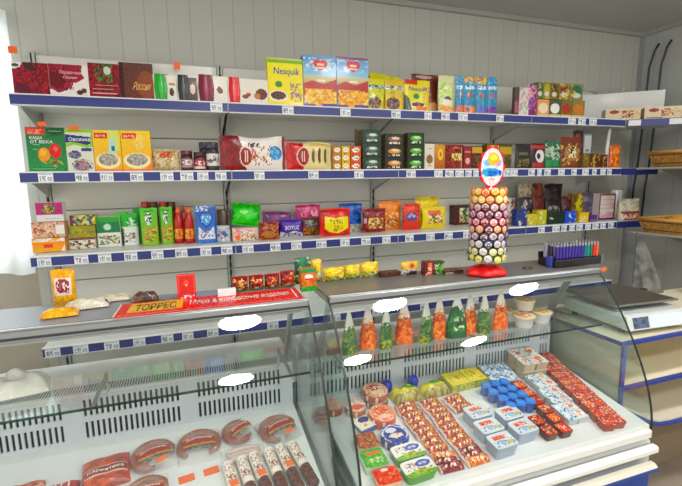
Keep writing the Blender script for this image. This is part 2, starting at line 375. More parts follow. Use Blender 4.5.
for z in (Z1, Z2, Z3, Z4): make_shelf(z, segs, TAGS[z])
make_shelf(Z5, segs, [])
# corner shelving turned towards the right wall
cu = empty('corner_shelving', (XR, SF, 0), 'white corner shelves with low backboards joining the right wall', 'shelves')
c0 = Vector((XR, SF, 0)); ang = -PI/5.2; CL = 0.60
cd = Vector((math.cos(ang), math.sin(ang), 0)); cn = Vector((-cd.y, cd.x, 0))
def cpt(t, d, z): p = cd*t+cn*d; return (p.x, p.y, z)
ang1, CL1 = ang, CL
for z, brd in ((Z2, False), (Z3, True), (Z1, True)):
    ang, CL = (ang1, CL1) if z == Z1 else (-0.06, 0.36)
    cd = Vector((math.cos(ang), math.sin(ang), 0)); cn = Vector((-cd.y, cd.x, 0))
    m = M()
    pts = [cpt(0.01, 0, 0), cpt(CL, 0, 0), cpt(CL, 0.34, 0), cpt(0.34, 0.40, 0), cpt(0.30, 0.28, 0)]
    pts = [cpt(0.012, 0.008, 0), cpt(CL, 0.008, 0), cpt(CL, 0.36, 0), (0.40, 0.38, 0), (0.012, 0.38, 0)]
    lo = [(a, b, z-0.028) for a, b, _ in pts]; hi = [(a, b, z) for a, b, _ in pts]
    m.add(lo+hi, [(4,3,2,1,0), (5,6,7,8,9)]+[(i, (i+1) % 5, (i+1) % 5+5, i+5) for i in range(5)], 'e0e2df', 'enamel')
    sh = m.obj('shelf', cu)
    m = M(); q = [cpt(0.01, -0.004, 0), cpt(CL, -0.004, 0), cpt(CL, 0.004, 0), cpt(0.01, 0.004, 0)]
    m.add([(a, b, z-0.05) for a, b, _ in q]+[(a, b, z-0.002) for a, b, _ in q], [(3,2,1,0), (4,5,6,7), (0,1,5,4), (1,2,6,5), (2,3,7,6), (3,0,4,7)], 'rail', 'plastic'); m.obj('price_rail', sh)
    for t in ((0.02, 0.10), (0.28, 0.37)):
        if z < Z1: continue
        m = M(); q = [cpt(t[0], -0.008, 0), cpt(t[1], -0.008, 0), cpt(t[1], -0.004, 0), cpt(t[0], -0.004, 0)]
        m.add([(a, b, z-0.046) for a, b, _ in q]+[(a, b, z-0.006) for a, b, _ in q], [(3,2,1,0), (4,5,6,7), (0,1,5,4), (1,2,6,5), (2,3,7,6), (3,0,4,7)], 'e4e6e6', 'carton'); m.obj('price_tag', sh)
    if brd:
        a_, b_ = ((-.02, .375), (.42, .02)) if z == Z1 else ((-.02, .37), (.36, .30))
        m = M(); q = [(a_[0], a_[1], 0), (b_[0], b_[1], 0), (b_[0], b_[1]+.012, 0), (a_[0], a_[1]+.012, 0)]
        hgt = 0.24 if z == Z1 else 0.19
        m.add([(a, b, z+0.001) for a, b, _ in q]+[(a, b, z+hgt) for a, b, _ in q], [(3,2,1,0), (4,5,6,7), (0,1,5,4), (1,2,6,5), (2,3,7,6), (3,0,4,7)], 'dfe0dc', 'gloss_carton'); m.obj('backboard', cu)
# ================================================================== refrigerated display cases
GP = [(1.400, 1.195), (1.352, 1.150), (1.312, 1.100), (1.268, 1.020), (1.225, 0.955), (1.190, 0.905), (1.155, 0.835), (1.130, 0.760), (1.112, 0.680), (1.102, 0.565)]
def smooth(pts, k=4):
    out = []
    for i in range(len(pts)-1):
        p0 = pts[max(i-1, 0)]; p1 = pts[i]; p2 = pts[i+1]; p3 = pts[min(i+2, len(pts)-1)]
        for j in range(k):
            t = j/k; out.append(tuple(0.5*((2*p1[a])+(-p0[a]+p2[a])*t+(2*p0[a]-5*p1[a]+4*p2[a]-p3[a])*t*t+(-p0[a]+3*p1[a]-3*p2[a]+p3[a])*t**3) for a in (0, 1)))
    return out+[pts[-1]]
_c = np.polyfit([p[1] for p in GP], [p[0] for p in GP], 4); GPS = [(float(np.polyval(_c, z)), float(z)) for z in np.linspace(1.195, 0.565, 40)]
def deckz(Y): return 0.62+0.16*(Y-1.10)
def display_case(x0, x1, label, topc, glass_left, glass_right, offs):
    t = empty('display_case', (x0, 1.1, 0), label, 'display case', 'refrigerated display cases'); og = (x0, 1.1, 0)
    def fin(m, name, par=t, **k): shift(m, og); return m.obj(name, par, **k)
    # body
    m = M(); m.box(x0, x1, 1.09, 1.93, 0.06, 0.56, 'd6d9d8', 'enamel', 0.01); m.box(x0, x1, 1.72, 1.93, 0.561, 0.882, 'e9ecea', 'enamel', 0.006); m.box(x0+0.02, x1-0.02, 1.15, 1.88, 0.0, 0.06, 'dgrey', 'matte')
    m.box(x0, x0+0.03, 1.12, 1.719, 0.561, 0.60, 'd6d9d8', 'enamel'); m.box(x1-0.03, x1, 1.12, 1.719, 0.561, 0.60, 'd6d9d8', 'enamel')
    fin(m, 'cabinet_body')
    m = M(); m.box(x0+0.01, x1-0.04, 1.062, 1.088, 0.10, 0.47, '2a4a9a', 'enamel', 0.004); fin(m, 'front_panel')
    # deck
    m = M(); a, b = x0+0.012, x1-0.012
    m.add([(a, 1.10, deckz(1.10)-0.02), (b, 1.10, deckz(1.10)-0.02), (b, 1.625, deckz(1.625)-0.02), (a, 1.625, deckz(1.625)-0.02), (a, 1.10, deckz(1.10)), (b, 1.10, deckz(1.10)), (b, 1.625, deckz(1.625)), (a, 1.625, deckz(1.625))],
          [(3,2,1,0), (4,5,6,7), (0,1,5,4), (1,2,6,5), (2,3,7,6), (3,0,4,7)], 'e3e6e4', 'enamel'); fin(m, 'deck', label='pale steel deck')
    # front rails
    m = M(); m.box(x0, x1-0.02, 1.078, 1.099, 0.575, 0.612, 'e6e6e0', 'enamel', 0.006); m.box(x0, x1-0.02, 1.045, 1.077, 0.53, 0.562, 'efefe9', 'enamel', 0.008); fin(m, 'front_rail')
    m = M(); m.box(x0, x1-0.05, 1.02, 1.06, 0.475, 0.51, 'd9d4c6', 'plastic', 0.012); m.box(x0, x1-0.06, 1.0185, 1.0198, 0.485, 0.498, '2c4f9c', 'plastic'); fin(m, 'bumper')
    # slotted rear grille
    m = M(); gy = 1.62; zb, zt = 0.702, 0.872; rows = [(0.718, 0.778), (0.800, 0.860)]
    pitch = 0.0178; sw = 0.0085; slots = []
    x = x0+0.03+offs
    while x < x1-0.06:
        for k in range(18):
            xx = x+k*pitch
            if x0+0.02 < xx < x1-0.03: slots.append(xx)
        x += 18*pitch+0.058
    xs = sorted(set([x0+0.013, x1-0.013]+[round(q, 5) for s_ in slots for q in (s_, s_+sw)])); zs = [zb, 0.718, 0.778, 0.800, 0.860, zt]
    slotset = set(round(q, 5) for q in slots); V = []; Fc = []; cl = []
    def quad(p): b_ = len(V); V.extend(p); Fc.append((b_, b_+1, b_+2, b_+3)); cl.append(C('d3dbe2'))
    for i in range(len(xs)-1):
        sl = xs[i] in slotset
        for j in range(5):
            if sl and j in (1, 3):
                a, b, c, d = xs[i], xs[i+1], zs[j], zs[j+1]; y2 = gy+0.006
                quad([(a,gy,c),(a,y2,c),(a,y2,d),(a,gy,d)]); quad([(b,gy,c),(b,gy,d),(b,y2,d),(b,y2,c)]); quad([(a,gy,c),(b,gy,c),(b,y2,c),(a,y2,c)]); quad([(a,gy,d),(a,y2,d),(b,y2,d),(b,gy,d)])
            else: quad([(xs[i],gy,zs[j]),(xs[i+1],gy,zs[j]),(xs[i+1],gy,zs[j+1]),(xs[i],gy,zs[j+1])])
    m.add(V, Fc, cl, 'enamel'); fin(m, 'air_grille')
    m = M(); m.box(x0+0.013, x1-0.013, gy+0.02, gy+0.03, zb-0.01, zt, '26282b', 'matte'); fin(m, 'grille_backing')
    m = M(); m.box(x0+0.012, x1-0.012, gy-0.001, 1.719, zt+0.001, zt+0.012, 'dfe3e2', 'enamel'); 
    n = int((x1-x0-0.06)/0.009)
    for k in range(n): xx = x0+0.03+k*0.009; m.box(xx, xx+0.005, gy+0.012, 1.69, zt+0.0121, zt+0.0125, '585c62', 'matte')
    fin(m, 'rear_vent')
    # worktop with its front profile
    m = M(); m.box(x0, x1, 1.405, 1.66, 1.172, 1.200, topc, 'enamel', 0.003); wt = fin(m, 'worktop')
    m = M(); m.box(x0, x1, 1.376, 1.404, 1.168, 1.203, 'a7aaab', 'metal', 0.004); m.box(x0, x1, 1.3752, 1.3762, 1.176, 1.184, '3a3c3e', 'matte'); m.box(x0, x1, 1.386, 1.3905, 1.2031, 1.206, 'e6e8e8', 'metal'); m.box(x0, x1, 1.396, 1.400, 1.2031, 1.2045, '3d3f40', 'matte')
    m.box(x0+.01, x1-.01, 1.43, 1.46, 1.145, 1.171, 'c9cccc', 'enamel')
    fin(m, 'top_profile', wt)
    # brackets from worktop to the glass shelf and rear ledge
    for xb in (x0+0.035, x1-0.035):
        m = M(); P = [(1.47, 1.171), (1.50, 1.171), (1.665, 0.886), (1.63, 0.886)]
        m.add([(xb-0.006, y, z) for y, z in P]+[(xb+0.006, y, z) for y, z in P], [(0,1,2,3), (7,6,5,4), (0,4,5,1), (1,5,6,2), (2,6,7,3), (3,7,4,0)], 'a9acab', 'metal'); fin(m, 'bracket')
    # glass shelf
    m = M(); m.box(x0+0.012, x1-0.012, 1.345, 1.61, 0.955, 0.961, 'white', 'glass'); gs = fin(m, 'glass_shelf')
    m = M(); m.box(x0+0.012, x1-0.012, 1.341, 1.3448, 0.9545, 0.9615, 'white', 'glass_edge'); fin(m, 'shelf_edge', gs)
    for xb in np.arange(x0+0.045, x1, 0.60):
        m = M(); m.box(xb-0.004, xb+0.004, 1.36, 1.609, 0.944, 0.9545, 'b4b8b8', 'metal'); m.box(xb-0.004, xb+0.004, 1.60, 1.609, 0.884, 0.944, 'b4b8b8', 'metal'); fin(m, 'shelf_support', gs)
    # curved front glass
    m = M(); V = []; Fc = []
    for y, z in GPS: V += [(x0+0.006, y, z), (x1-0.006, y, z)]
    for i in range(len(GPS)-1): Fc.append((2*i+2, 2*i+3, 2*i+1, 2*i))
    m.add(V, Fc, 'white', 'glass', True)
    V2 = []; 
    for i, (y, z) in enumerate(GPS):
        V2 += [(x0+0.006, y+0.0045, z+0.002), (x1-0.006, y+0.0045, z+0.002)]
    fg = fin(m, 'front_glass')
    # side glass sheets with dark polished edge
    for xs_, on in ((x0, glass_left), (x1, glass_right)):  # noqa
        if not on: continue
        out = GPS + [(1.102, 0.562), (1.66, 0.562), (1.66, 1.195)]
        m = M(); n = len(out); th = 0.003
        m.add([(xs_-th, y, z) for y, z in out]+[(xs_+th, y, z) for y, z in out], [tuple(range(n)), tuple(range(2*n-1, n-1, -1))], 'white', 'side_glass')
        g = fin(m, 'side_glass')
        m = M(); k = len(GPS); V = []; Fc = []
        for y, z in GPS: V += [(xs_-0.0035, y-0.004, z-0.001), (xs_+0.0035, y-0.004, z-0.001), (xs_+0.0035, y+0.001, z+0.001), (xs_-0.0035, y+0.001, z+0.001)]
        for i in range(k-1):
            for e in range(4): Fc.append((4*i+e, 4*i+(e+1) % 4, 4*i+4+(e+1) % 4, 4*i+4+e))
        m.add(V, Fc, '16221f', 'plastic'); fin(m, 'glass_edge', g)
    return t
display_case(-1.55, 0.365, 'left glass display case with sausages and a red sign on top', '8e919b', False, True, -0.005)
display_case(0.440, 1.690, 'right glass display case full of cheese and yoghurt', '6f6c69', True, True, 0.01)
# ================================================================== goods: builders
ZS = {1: Z1+0.002, 2: Z2+0.002, 3: Z3+0.002, 'c': 1.2015, 'g': 0.962, 'cab': 0.9}
FR = {1: 2.455, 2: 2.455}
def place(bx, sh, Y=None):
    x0, x1, yt, yb = bx; z = ZS[sh]; xm = (x0+x1)/2
    if Y is None: Y = FR.get(sh) or atZ(xm, yb, z).y
    a = atY(x0, (yt+yb)/2, Y).x; b = atY(x1, (yt+yb)/2, Y).x
    return (a+b)/2, Y, z, b-a, max(0.01, atY(xm, yt, Y).z-z)
def cells(w, h): return max(10, min(64, int(w*330))), max(10, min(70, int(h*330)))
def carton_mesh(w, d, h, base, art, texts=(), side=None, mat='gloss_carton', top=None, sart=None):
    m = M(); sd = side or base
    m.box(-w/2, w/2, 0.0006, d, 0, h, sd, mat, min(0.0015, d*0.1, w*0.1))
    fn = lambda U, V: (-w/2+w*(0.004+U*0.992), 0*U, h*(0.004+V*0.992))
    nu, nv = cells(w, h); m.surf(fn, nu, nv, art, mat, base, smooth=False)
    m.box(-w/2, w/2, 0.0001, 0.0006, 0, h, base, mat)
    ls = lambda U, V: (-w/2-0.0004+0*U, d*(0.97-0.94*U), h*(0.01+0.98*V))
    if sart: m.surf(ls, *cells(d, h), sart, mat, sd, smooth=False)
    ft = lambda U, V: (-w/2+w*U, -0.0006+0*U, h*V)
    for t in texts: m.text(t[0], ft, *t[1:5], t[5], mat, italic=(t[6] if len(t) > 6 else 0))
    if top: m.surf(lambda U, V: (-w/2+w*(0.01+0.98*U), d*(0.01+0.98*V), h+0.0004+0*U), *cells(w, d), top if isinstance(top, list) else [], mat, sd if isinstance(top, list) else top, smooth=False)
    return m
def bag_mesh(w, h, t, base, art, texts=(), kind='v', back=None, mat='film', seed=1, taper=0.0, nub=None):
    rs = random.Random(seed); p1, p2, p3, p4 = [rs.uniform(0, 6.28) for _ in range(4)]; k1, k2 = rs.uniform(5, 9), rs.uniform(6, 11)
    def T(U, V):
        wob = 1+0.10*np.sin(k1*U*2+p1)*np.sin(k2*V+p2)
        if kind == 'v': b = np.clip(np.sin(PI*np.clip((V-0.05)/0.9, 0, 1)), 0, 1)**0.55*np.clip(1-np.abs(2*U-1)**4, 0, 1)**0.6
        elif kind == 'h': b = np.clip(np.sin(PI*np.clip((U-0.06)/0.88, 0, 1)), 0, 1)**0.5*np.clip(1-np.abs(2*V-1)**4, 0, 1)**0.6
        else: b = (np.clip(1-V, 0, 1)**0.7*0.97)*np.clip(1-np.abs(2*U-1)**4, 0, 1)**0.55
        return (t/2)*b*wob + 0.0006
    def X(U, V):
        wv = 1-(0.045*np.sin(PI*np.clip(V, 0, 1)) if kind == 'v' else 0)-taper*np.clip((V-0.25)/0.75, 0, 1)**1.3
        return (U-0.5)*w*wv + 0.006*w*np.sin(V*9+p3)
    def Zf(U, V):
        if kind == 'v': return h*V - 0.02*h*np.abs(2*U-1)**2*(2*V-1) + 0.006*h*np.sin(U*11+p4)*V
        if kind == 'h': return h*(V + (0.035*np.sin(U*8+p4))*V) + (0.05*h*(1-np.clip(np.sin(PI*U), 0, 1)**0.4))*(1-V)*0.6
        return h*V + 0.008*h*np.sin(U*10+p4)*V
    m = M(); nu, nv = nub or cells(w, h); nu = max(nu, 12); nv = max(nv, 12)
    m.surf(lambda U, V: (X(U, V), -T(U, V), Zf(U, V)), nu, nv, art, mat, base)
    m.surf(lambda U, V: (X(U, V), T(U, V), Zf(U, V)), 12, 12, [], mat, back or base, flip=True)
    # closing edges
    e = np.linspace(0, 1, 13); z0 = [(float(X(u, 0.0)), float(-T(u, 0.0)), float(Zf(u, 0.0))) for u in e]; z1 = [(float(X(u, 0.0)), float(T(u, 0.0)), float(Zf(u, 0.0))) for u in e]
    m.add(z0+z1, [(i+13, i+14, i+1, i) for i in range(12)], back or base, mat)
    ft = lambda u, v: (X(u, v), -T(u, v)-0.0012, Zf(u, v))
    for tx in texts: m.text(tx[0], ft, *tx[1:5], tx[5], mat, italic=(tx[6] if len(tx) > 6 else 0))
    return m
def finish(m, name, P, cat, label, group=None, rx=0, rz=0, dy=0.0):
    return m.obj(name, None, (P[0], P[1]+dy, P[2]), (rx, 0, rz), label, cat, group)
def BOX(name, bx, sh, d, base, art, label, cat='box', group=None, texts=(), side=None, Y=None, rz=0, mat='gloss_carton', top=None, dz=0, sart=None, rx=0):
    P = place(bx, sh, Y); h = P[4]-dz
    return finish(carton_mesh(P[3], d, h, base, art, texts, side, mat, top, sart), name, (P[0], P[1], P[2]+dz), cat, label, group, rx=rx, rz=rz)
def BAG(name, bx, sh, t, base, art, label, cat='bag', group=None, texts=(), kind='v', Y=None, rz=0, lean=0.0, back=None, seed=None, dz=0, taper=0.0, mat='film', ry=0):
    P = place(bx, sh, Y); h = P[4]-dz
    m = bag_mesh(P[3], h, t, base, art, texts, kind, back, mat, seed or int(bx[0]*7+bx[3]), taper)
    o = finish(m, name, (P[0], P[1]+t/2, P[2]+dz), cat, label, group, rx=-lean, rz=rz)
    if ry: o.rotation_euler[1] = ry
    return o
# ================================================================== goods: top shelf
roses = [('n', 0, 0, 1, 1, 9, 7, .55, ['8f1a2c', '6d1322', 'a8283c', '5a0f1b'], 3), ('n', 0, 0, 1, 1, 22, 16, .35, ['b23046', '8a1c2e', '4c0d18'], 9)]
BOX('chocolate_box', (12.5, 48.5, 62, 96), 1, 0.03, '8a1626', roses+[('p', [(0, .78), (0, 1), (.3, 1), (.22, .85), (.1, .8)], 'e8e2de'), ('p', [(.3, 1), (.55, 1), (.7, .8), (.5, .74), (.33, .85)], '3e2a24'), ('e', .1, .9, .1, .05, '2f5a3a'), ('e', .25, .18, .2, .16, '5d1230')],
    'flat chocolate box printed with dark red roses, at the far left of the top shelf', 'chocolate box', rx=-0.05)
BOX('chocolate_box', (49, 88.5, 64, 97), 1, 0.03, 'e9e3dd', [('p', [(0, .25), (0, 1), (.86, 1), (.82, .75), (.9, .6), (.7, .45), (.55, .42), (.45, .2), (.2, .1)], '96283a'), ('n', 0, .2, .6, 1, 10, 8, .5, ['a53346', '842033', '6b1828'], 5), ('e', .2, .5, .22, .26, '6a1420'), ('e', .75, .14, .08, .08, '4a2a1c'), ('e', .86, .2, .07, .08, '5e3826')],
    'cream and rose-red chocolate box with two chocolates printed in its corner', 'chocolate box', texts=[('Подарочная', .26, .68, .82, .8, 'e8b9bc', .02), ('Серия', .34, .54, .7, .64, 'e8b9bc', .02)], rx=-0.05)
BOX('chocolate_box', (88.5, 119, 63, 97), 1, 0.03, '7d1a24', [('n', 0, 0, 1, 1, 8, 8, .6, ['a02632', '5a1218', '8d2430'], 6), ('n', .2, .45, .8, 1, 8, 6, .6, ['2f6a34', '4c8a4a', '1f4424'], 8), ('e', .62, .8, .12, .12, 'c8d4c4'), ('r', .1, .12, .9, .15, 'd3a7a2'), ('r', .1, .24, .8, .27, 'd3a7a2'), ('r', .2, .36, .95, .38, 'c79a94')],
    'dark red chocolate box with green rose leaves and pale stripes', 'chocolate box', rx=-0.05)
BOX('chocolate_box', (119.5, 153, 62.5, 97), 1, 0.035, '4c2320', [('g', 0, 1, '6a3424', '5c3a34'), ('r', 0, 0, .12, 1, '3a1a20'), ('e', .8, .4, .3, .4, '8a4a30')],
    'dark brown glossy chocolate box with gold handwritten lettering', 'chocolate box', texts=[('Россия', .36, .26, .86, .48, 'e6b77a', .09)], rx=-0.05)
def ribbon_box(x0, x1, rx0, rx1, yt, ribc, art, label):
    P = place((x0, x1, yt, 99.5), 1, 2.46); w, h = P[3], P[4]
    o = finish(carton_mesh(w, 0.035, h, 'e6e2d6', art), 'gift_candy_box', P, 'candy box', label, 'candy gift boxes with a ribbon wrap')
    u0, u1 = (rx0-x0)/(x1-x0), (rx1-x0)/(x1-x0); m = M(); a, b = -w/2+w*u0, -w/2+w*u1
    waist = lambda V: 1-0.16*np.abs(2*V-1)**0.8
    xc = (a+b)/2; hw = (b-a)/2
    m.surf(lambda U, V: (xc+hw*(2*U-1)*waist(V), -0.0025-0.006*(1-(2*U-1)**2), -0.001*0+h*1.03*V), 14, 20, [('e', .5, .5, .12, .4, ribc[1]), ('r', .8, .3, .95, .7, ribc[1])], 'film', ribc[0])
    m.surf(lambda U, V: (xc+hw*(2*U-1)*0.9, -0.0025+0.041*V, h*1.03+0*U), 4, 3, [], 'film', ribc[0]); m.obj('ribbon_wrap', o, label='%s ribbon wrap' % ribc[2])
ribbon_box(153.5, 176.5, 154, 167.5, 75, ('1f9a34', '43c058', 'green'), [('e', .78, .35, .1, .16, 'choc'), ('r', .7, .6, .95, .7, 'tan')], 'narrow candy box wrapped with a bright green ribbon')
ribbon_box(177, 197, 177.5, 189, 76, ('22282a', '4a5356', 'black'), [('r', .55, .05, 1, .95, '4e3428'), ('e', .78, .5, .14, .2, 'd8c8b0')], 'narrow candy box wrapped with a black ribbon')
ribbon_box(197.5, 227.5, 198, 214, 76, ('6e1230', '9a2a4e', 'maroon'), [('p', [(.62, .5), (.72, .65), (.85, .5), (.85, .38), (.7, .35)], '6e3f28')], 'candy box wrapped with a maroon ribbon')
ribbon_box(228, 268, 228.5, 240, 79, ('cf1f2e', 'ee5a60', 'red'), [('e', .42, .3, .08, .08, '7a4a30'), ('e', .5, .38, .06, .08, 'a83a30'), ('e', .83, .42, .15, .22, '6a3420'), ('e', .72, .34, .08, .12, 'c07a50')], 'wide candy box with printed chocolates and a red ribbon')
BOX('flat_gift_box', (156, 213, 65, 98), 1, 0.02, 'dcdcd4', [('g', 0, 1, 'd4d2c8', 'e2e2dc'), ('r', .0, .3, .2, .75, '8a5a48')], 'pale glossy flat box standing behind the ribboned candy boxes', 'box', Y=2.515, rx=-0.06)
BOX('cereal_pack', (268, 303, 58, 102), 1, 0.05, 'f0da22', [('g', 0, .9, 'f4dc1c', 'f2e650'), ('r', 0, .9, 1, 1, '8ab52e'), ('r', .0, .97, 1, 1, 'c9d68a'), ('e', .3, .45, .1, .07, '3a8a3a'), ('e', .28, .2, .27, .12, 'efe8d8'), ('e', .28, .21, .22, .09, '5a3420'), ('ne', .1, .12, .46, .3, 9, 4, .5, ['7a4a2c', '3c2016'], 2), ('n', .62, .08, .95, .48, 6, 7, .6, ['a06a40', '9a86a0', 'c9a06a', '6a4a5c'], 4)],
    'tall yellow cereal pack with a green top band and Nesquik lettering', 'cereal', texts=[('Nesquik', .16, .62, .9, .8, '1f3f94', .02)], rx=-0.03)
def flakes(seed): return [('g', .62, 1, '8fc4e4', '5a8fc6'), ('n', 0, .7, 1, .95, 7, 4, .35, ['d6e6ee', 'aacfe4'], seed), ('g', .45, .62, 'c2a860', 'cfc8a0'), ('p', [(0, .12), (0, .45), (.25, .52), (.6, .46), (1, .56), (1, .3)], 'b0321e'), ('p', [(.1, 0), (0, .2), (.25, .36), (.6, .36), (1, .3), (1, 0)], 'e8a832'), ('n', .05, .05, 1, .35, 9, 6, .6, ['f4c850', 'd8862a', 'f6dc78'], seed+2), ('r', 0, 0, .35, .06, '6a4a94'), ('r', .55, 0, 1, .07, '5a4a8c')]
for (a, b, yt, yb, sd, lab) in ((303.5, 336.5, 55.5, 103, 3, 'blue sky corn flakes box with red heart badge, left of two'), (337, 368.5, 57, 104, 8, 'blue sky corn flakes box with red heart badge, right of two')):
    BOX('cereal_box', (a, b, yt, yb), 1, 0.06, '7fb4dc', flakes(sd)+[('r', 0, .955, 1, 1, '8a3a5c' if sd > 3 else '6a9ac8'), ('heart', .52, .80, .24, .13, 'd32230'), ('r', .38, .76, .66, .79, 'f4d8d0'), ('r', .42, .82, .62, .85, 'f4d8d0'), ('r', .4, .5, .66, .54, 'f6e8d8')], lab, 'cereal', 'two corn flakes boxes', side='5a6aa0', rx=-0.02)
def cocoa(sd): return [('r', 0, .68, 1, .8, 'dfe6c8'), ('n', .05, .68, .95, .8, 11, 3, .6, ['2a4a94', '3a6a50'], sd), ('n', 0, .25, 1, .65, 8, 8, .35, ['7aa83c', 'c8cc40', 'd8a838'], sd+1), ('e', .4, .22, .36, .2, '4a2a1a'), ('ne', .05, .03, .78, .42, 8, 6, .5, ['7a4a30', 'b08860', '2c1810'], sd+2), ('e', .85, .15, .13, .15, 'd8b838')]
BAG('cocoa_pouch', (369, 401, 71.5, 104), 1, 0.02, 'd8d020', [('n', 0, 0, 1, 1, 5, 5, .3, ['b8c828', 'e8e050'], 2)], 'yellow cereal pouch leaning behind the two small cocoa pouches', 'pouch', Y=2.50, lean=0.2, ry=0.12)
BAG('cocoa_pouch', (368.5, 385.5, 78, 104.5), 1, 0.035, 'd2cf3c', cocoa(4), 'small yellow and brown cocoa cereal pouch beside the corn flakes box', 'pouch', 'small cocoa cereal pouches', kind='d')
BAG('cocoa_pouch', (386, 405, 79, 106), 1, 0.035, 'd8b83a', cocoa(14), 'small cocoa cereal pouch, second beside the corn flakes boxes', 'pouch', 'small cocoa cereal pouches', kind='d')
BAG('cereal_pouch', (405.5, 431, 79.5, 107), 1, 0.04, 'e2d62a', [('r', .0, .86, .5, 1, 'c8401c'), ('n', .7, .2, 1, .9, 4, 8, .4, ['c88a3a', 'e8c860'], 5), ('e', .45, .48, .12, .09, '2f8a3a'), ('e', .45, .2, .34, .1, 'e8dcc0'), ('e', .5, .22, .25, .07, '5a3420'), ('p', [(0, 0), (0, .55), (.18, .4), (.25, 0)], '4a5a50'), ('p', [(.42, 0), (.45, .18), (.85, .16), (.85, 0)], 'e8842a')], 'yellow cereal pouch with Nesquik lettering and an orange corner', 'pouch', texts=[('Nesquik', .14, .62, .88, .78, '24468e', .04)], kind='d')
BAG('cereal_pouch', (412, 439, 74, 108), 1, 0.03, '6a2c18', [('n', .0, .0, 1, 1, 6, 10, .3, ['8a3c20', '4c1e12', 'a0482a'], 3), ('e', .45, .93, .3, .04, 'b89a90'), ('e', .8, .16, .25, .12, 'd8a070')], 'dark brown chocolate pouch behind the yellow cereal pouch', 'pouch', Y=2.505, kind='d')
BAG('cereal_pouch', (439.5, 455, 75, 110), 1, 0.03, 'd4d8a8', [('n', 0, .35, 1, .8, 5, 7, .6, ['9ac83c', 'b8d860', 'e2e8c0'], 4), ('e', .55, .36, .2, .09, '3c2018'), ('e', .5, .28, .3, .08, 'e8e2d0'), ('n', 0, 0, 1, .2, 6, 4, .7, ['f08a2a', 'e8a84a'], 7)], 'pale green muesli pouch between brown and blue pouches', 'pouch', kind='d')
for i, (a, b, lo) in enumerate(((453, 464, ('f0862a', 'e86a20')), (464.5, 476.5, ('e8742a', 'f09a40')), (477, 488, ('7a5ab0', '5a7ac8')), (488.5, 498, ('6a2f8a', '8a3aa8')))):
    BAG('blue_pouch', (a+3.5 if i == 0 else a, b, 76-(i == 3)*0+i*0.3, 111+i*0.5), 1, 0.025, '2f8ab8', [('n', 0, .8, 1, 1, 5, 4, .6, (['e8c83c', 'd88a3a'] if i in (1, 2) else ['3a9ac8', '7ab8d8']), 3+i), ('n', .1, .66, .9, .76, 7, 2, .7, ['d8e8f0'], i), ('e', .5, .5, .22, .09, 'c86a5a'), ('n', 0, .24, 1, .62, 5, 6, .35, ['2a6ea8', '4aa8c8', '2f7a7a'], 8+i), ('n', 0, 0, 1, .22, 5, 3, .85, list(lo), i)],
        'blue snack pouch, %s of four standing in a row' % ('leftmost', 'second from the left', 'third from the left', 'rightmost')[i], 'pouch', 'blue pouches on the top shelf', kind='d')
BOX('slim_box', (515, 519, 87, 112), 1, 0.03, '5a4a4a', [('r', 0, .1, 1, .5, 'a0606a')], 'slim dark box spine beside the white and pink pack', 'box')
BOX('pink_box', (519.5, 529, 87.5, 113), 1, 0.05, 'e2d6d4', [('n', 0, 0, 1, 1, 4, 8, .45, ['e8a8bc', 'a8b898', 'c89ab0'], 4)], 'white box with pink flowers, left of the purple bag', 'box')
BAG('purple_bag', (528, 538.5, 84, 113.5), 1, 0.03, '8a3a80', [('n', 0, 0, 1, .6, 5, 9, .5, ['b06aa8', '6a2a68', 'c88ab8'], 4), ('n', 0, .6, 1, 1, 4, 4, .6, ['d8b0c0', 'e08a90'], 6)], 'purple gift bag with a pink top', 'bag', Y=2.45)
TZ = place((537.5, 549, 99.2, 116), 1)[4]+0.004
bx = [(537.5, 543, '5e6a52', '3c5a3a'), (543.5, 550.5, '8c8442', 'b8a83a'), (551, 558, '7e6a3c', '5a3c24'), (559, 570, '8a7a3c', '7a2c22'), (570.5, 583, '7e8450', '2f6a44')]
for i, (a, b, c1, c2) in enumerate(bx):
    BOX('tea_box', (a, b, 82+i*0.5, 98.5), 1, 0.07, c1, [('e', .5, .55, .4, .38, c2), ('e', .5, .3, .34, .16, 'd6d2c0'), ('n', 0, 0, 1, 1, 4, 5, .15, ['c8b060'], i)], 'small tea box in the upper layer, %s' % ('grey green one at the left end', 'olive one, second from left', 'tan one in the middle', 'one with dark red oval, second from right', 'one with green oval at the right end')[i], 'tea box', 'stacked tea boxes on the top shelf', dz=TZ)
for i, (a, b, c1, c2) in enumerate([(537.5, 549, 'e8a06a', 'f4dcc0'), (549.5, 560.5, '4a5a3c', 'f0f0e8'), (561, 572, '7a6a3c', 'a83a24'), (572.5, 584.5, '8c7c48', 'c87a3a')]):
    BOX('tea_box', (a, b, 99.4+i*0.35, 116), 1, 0.07, c1, [('e', .5, .5, .42, .3, c2), ('r', 0, 0, 1, .16, 'd8c88a')], 'small tea box in the lower layer, %s' % ('orange and cream one at the left end', 'dark green one with white label', 'olive one with red oval', 'tan one at the right end')[i], 'tea box', 'stacked tea boxes on the top shelf')
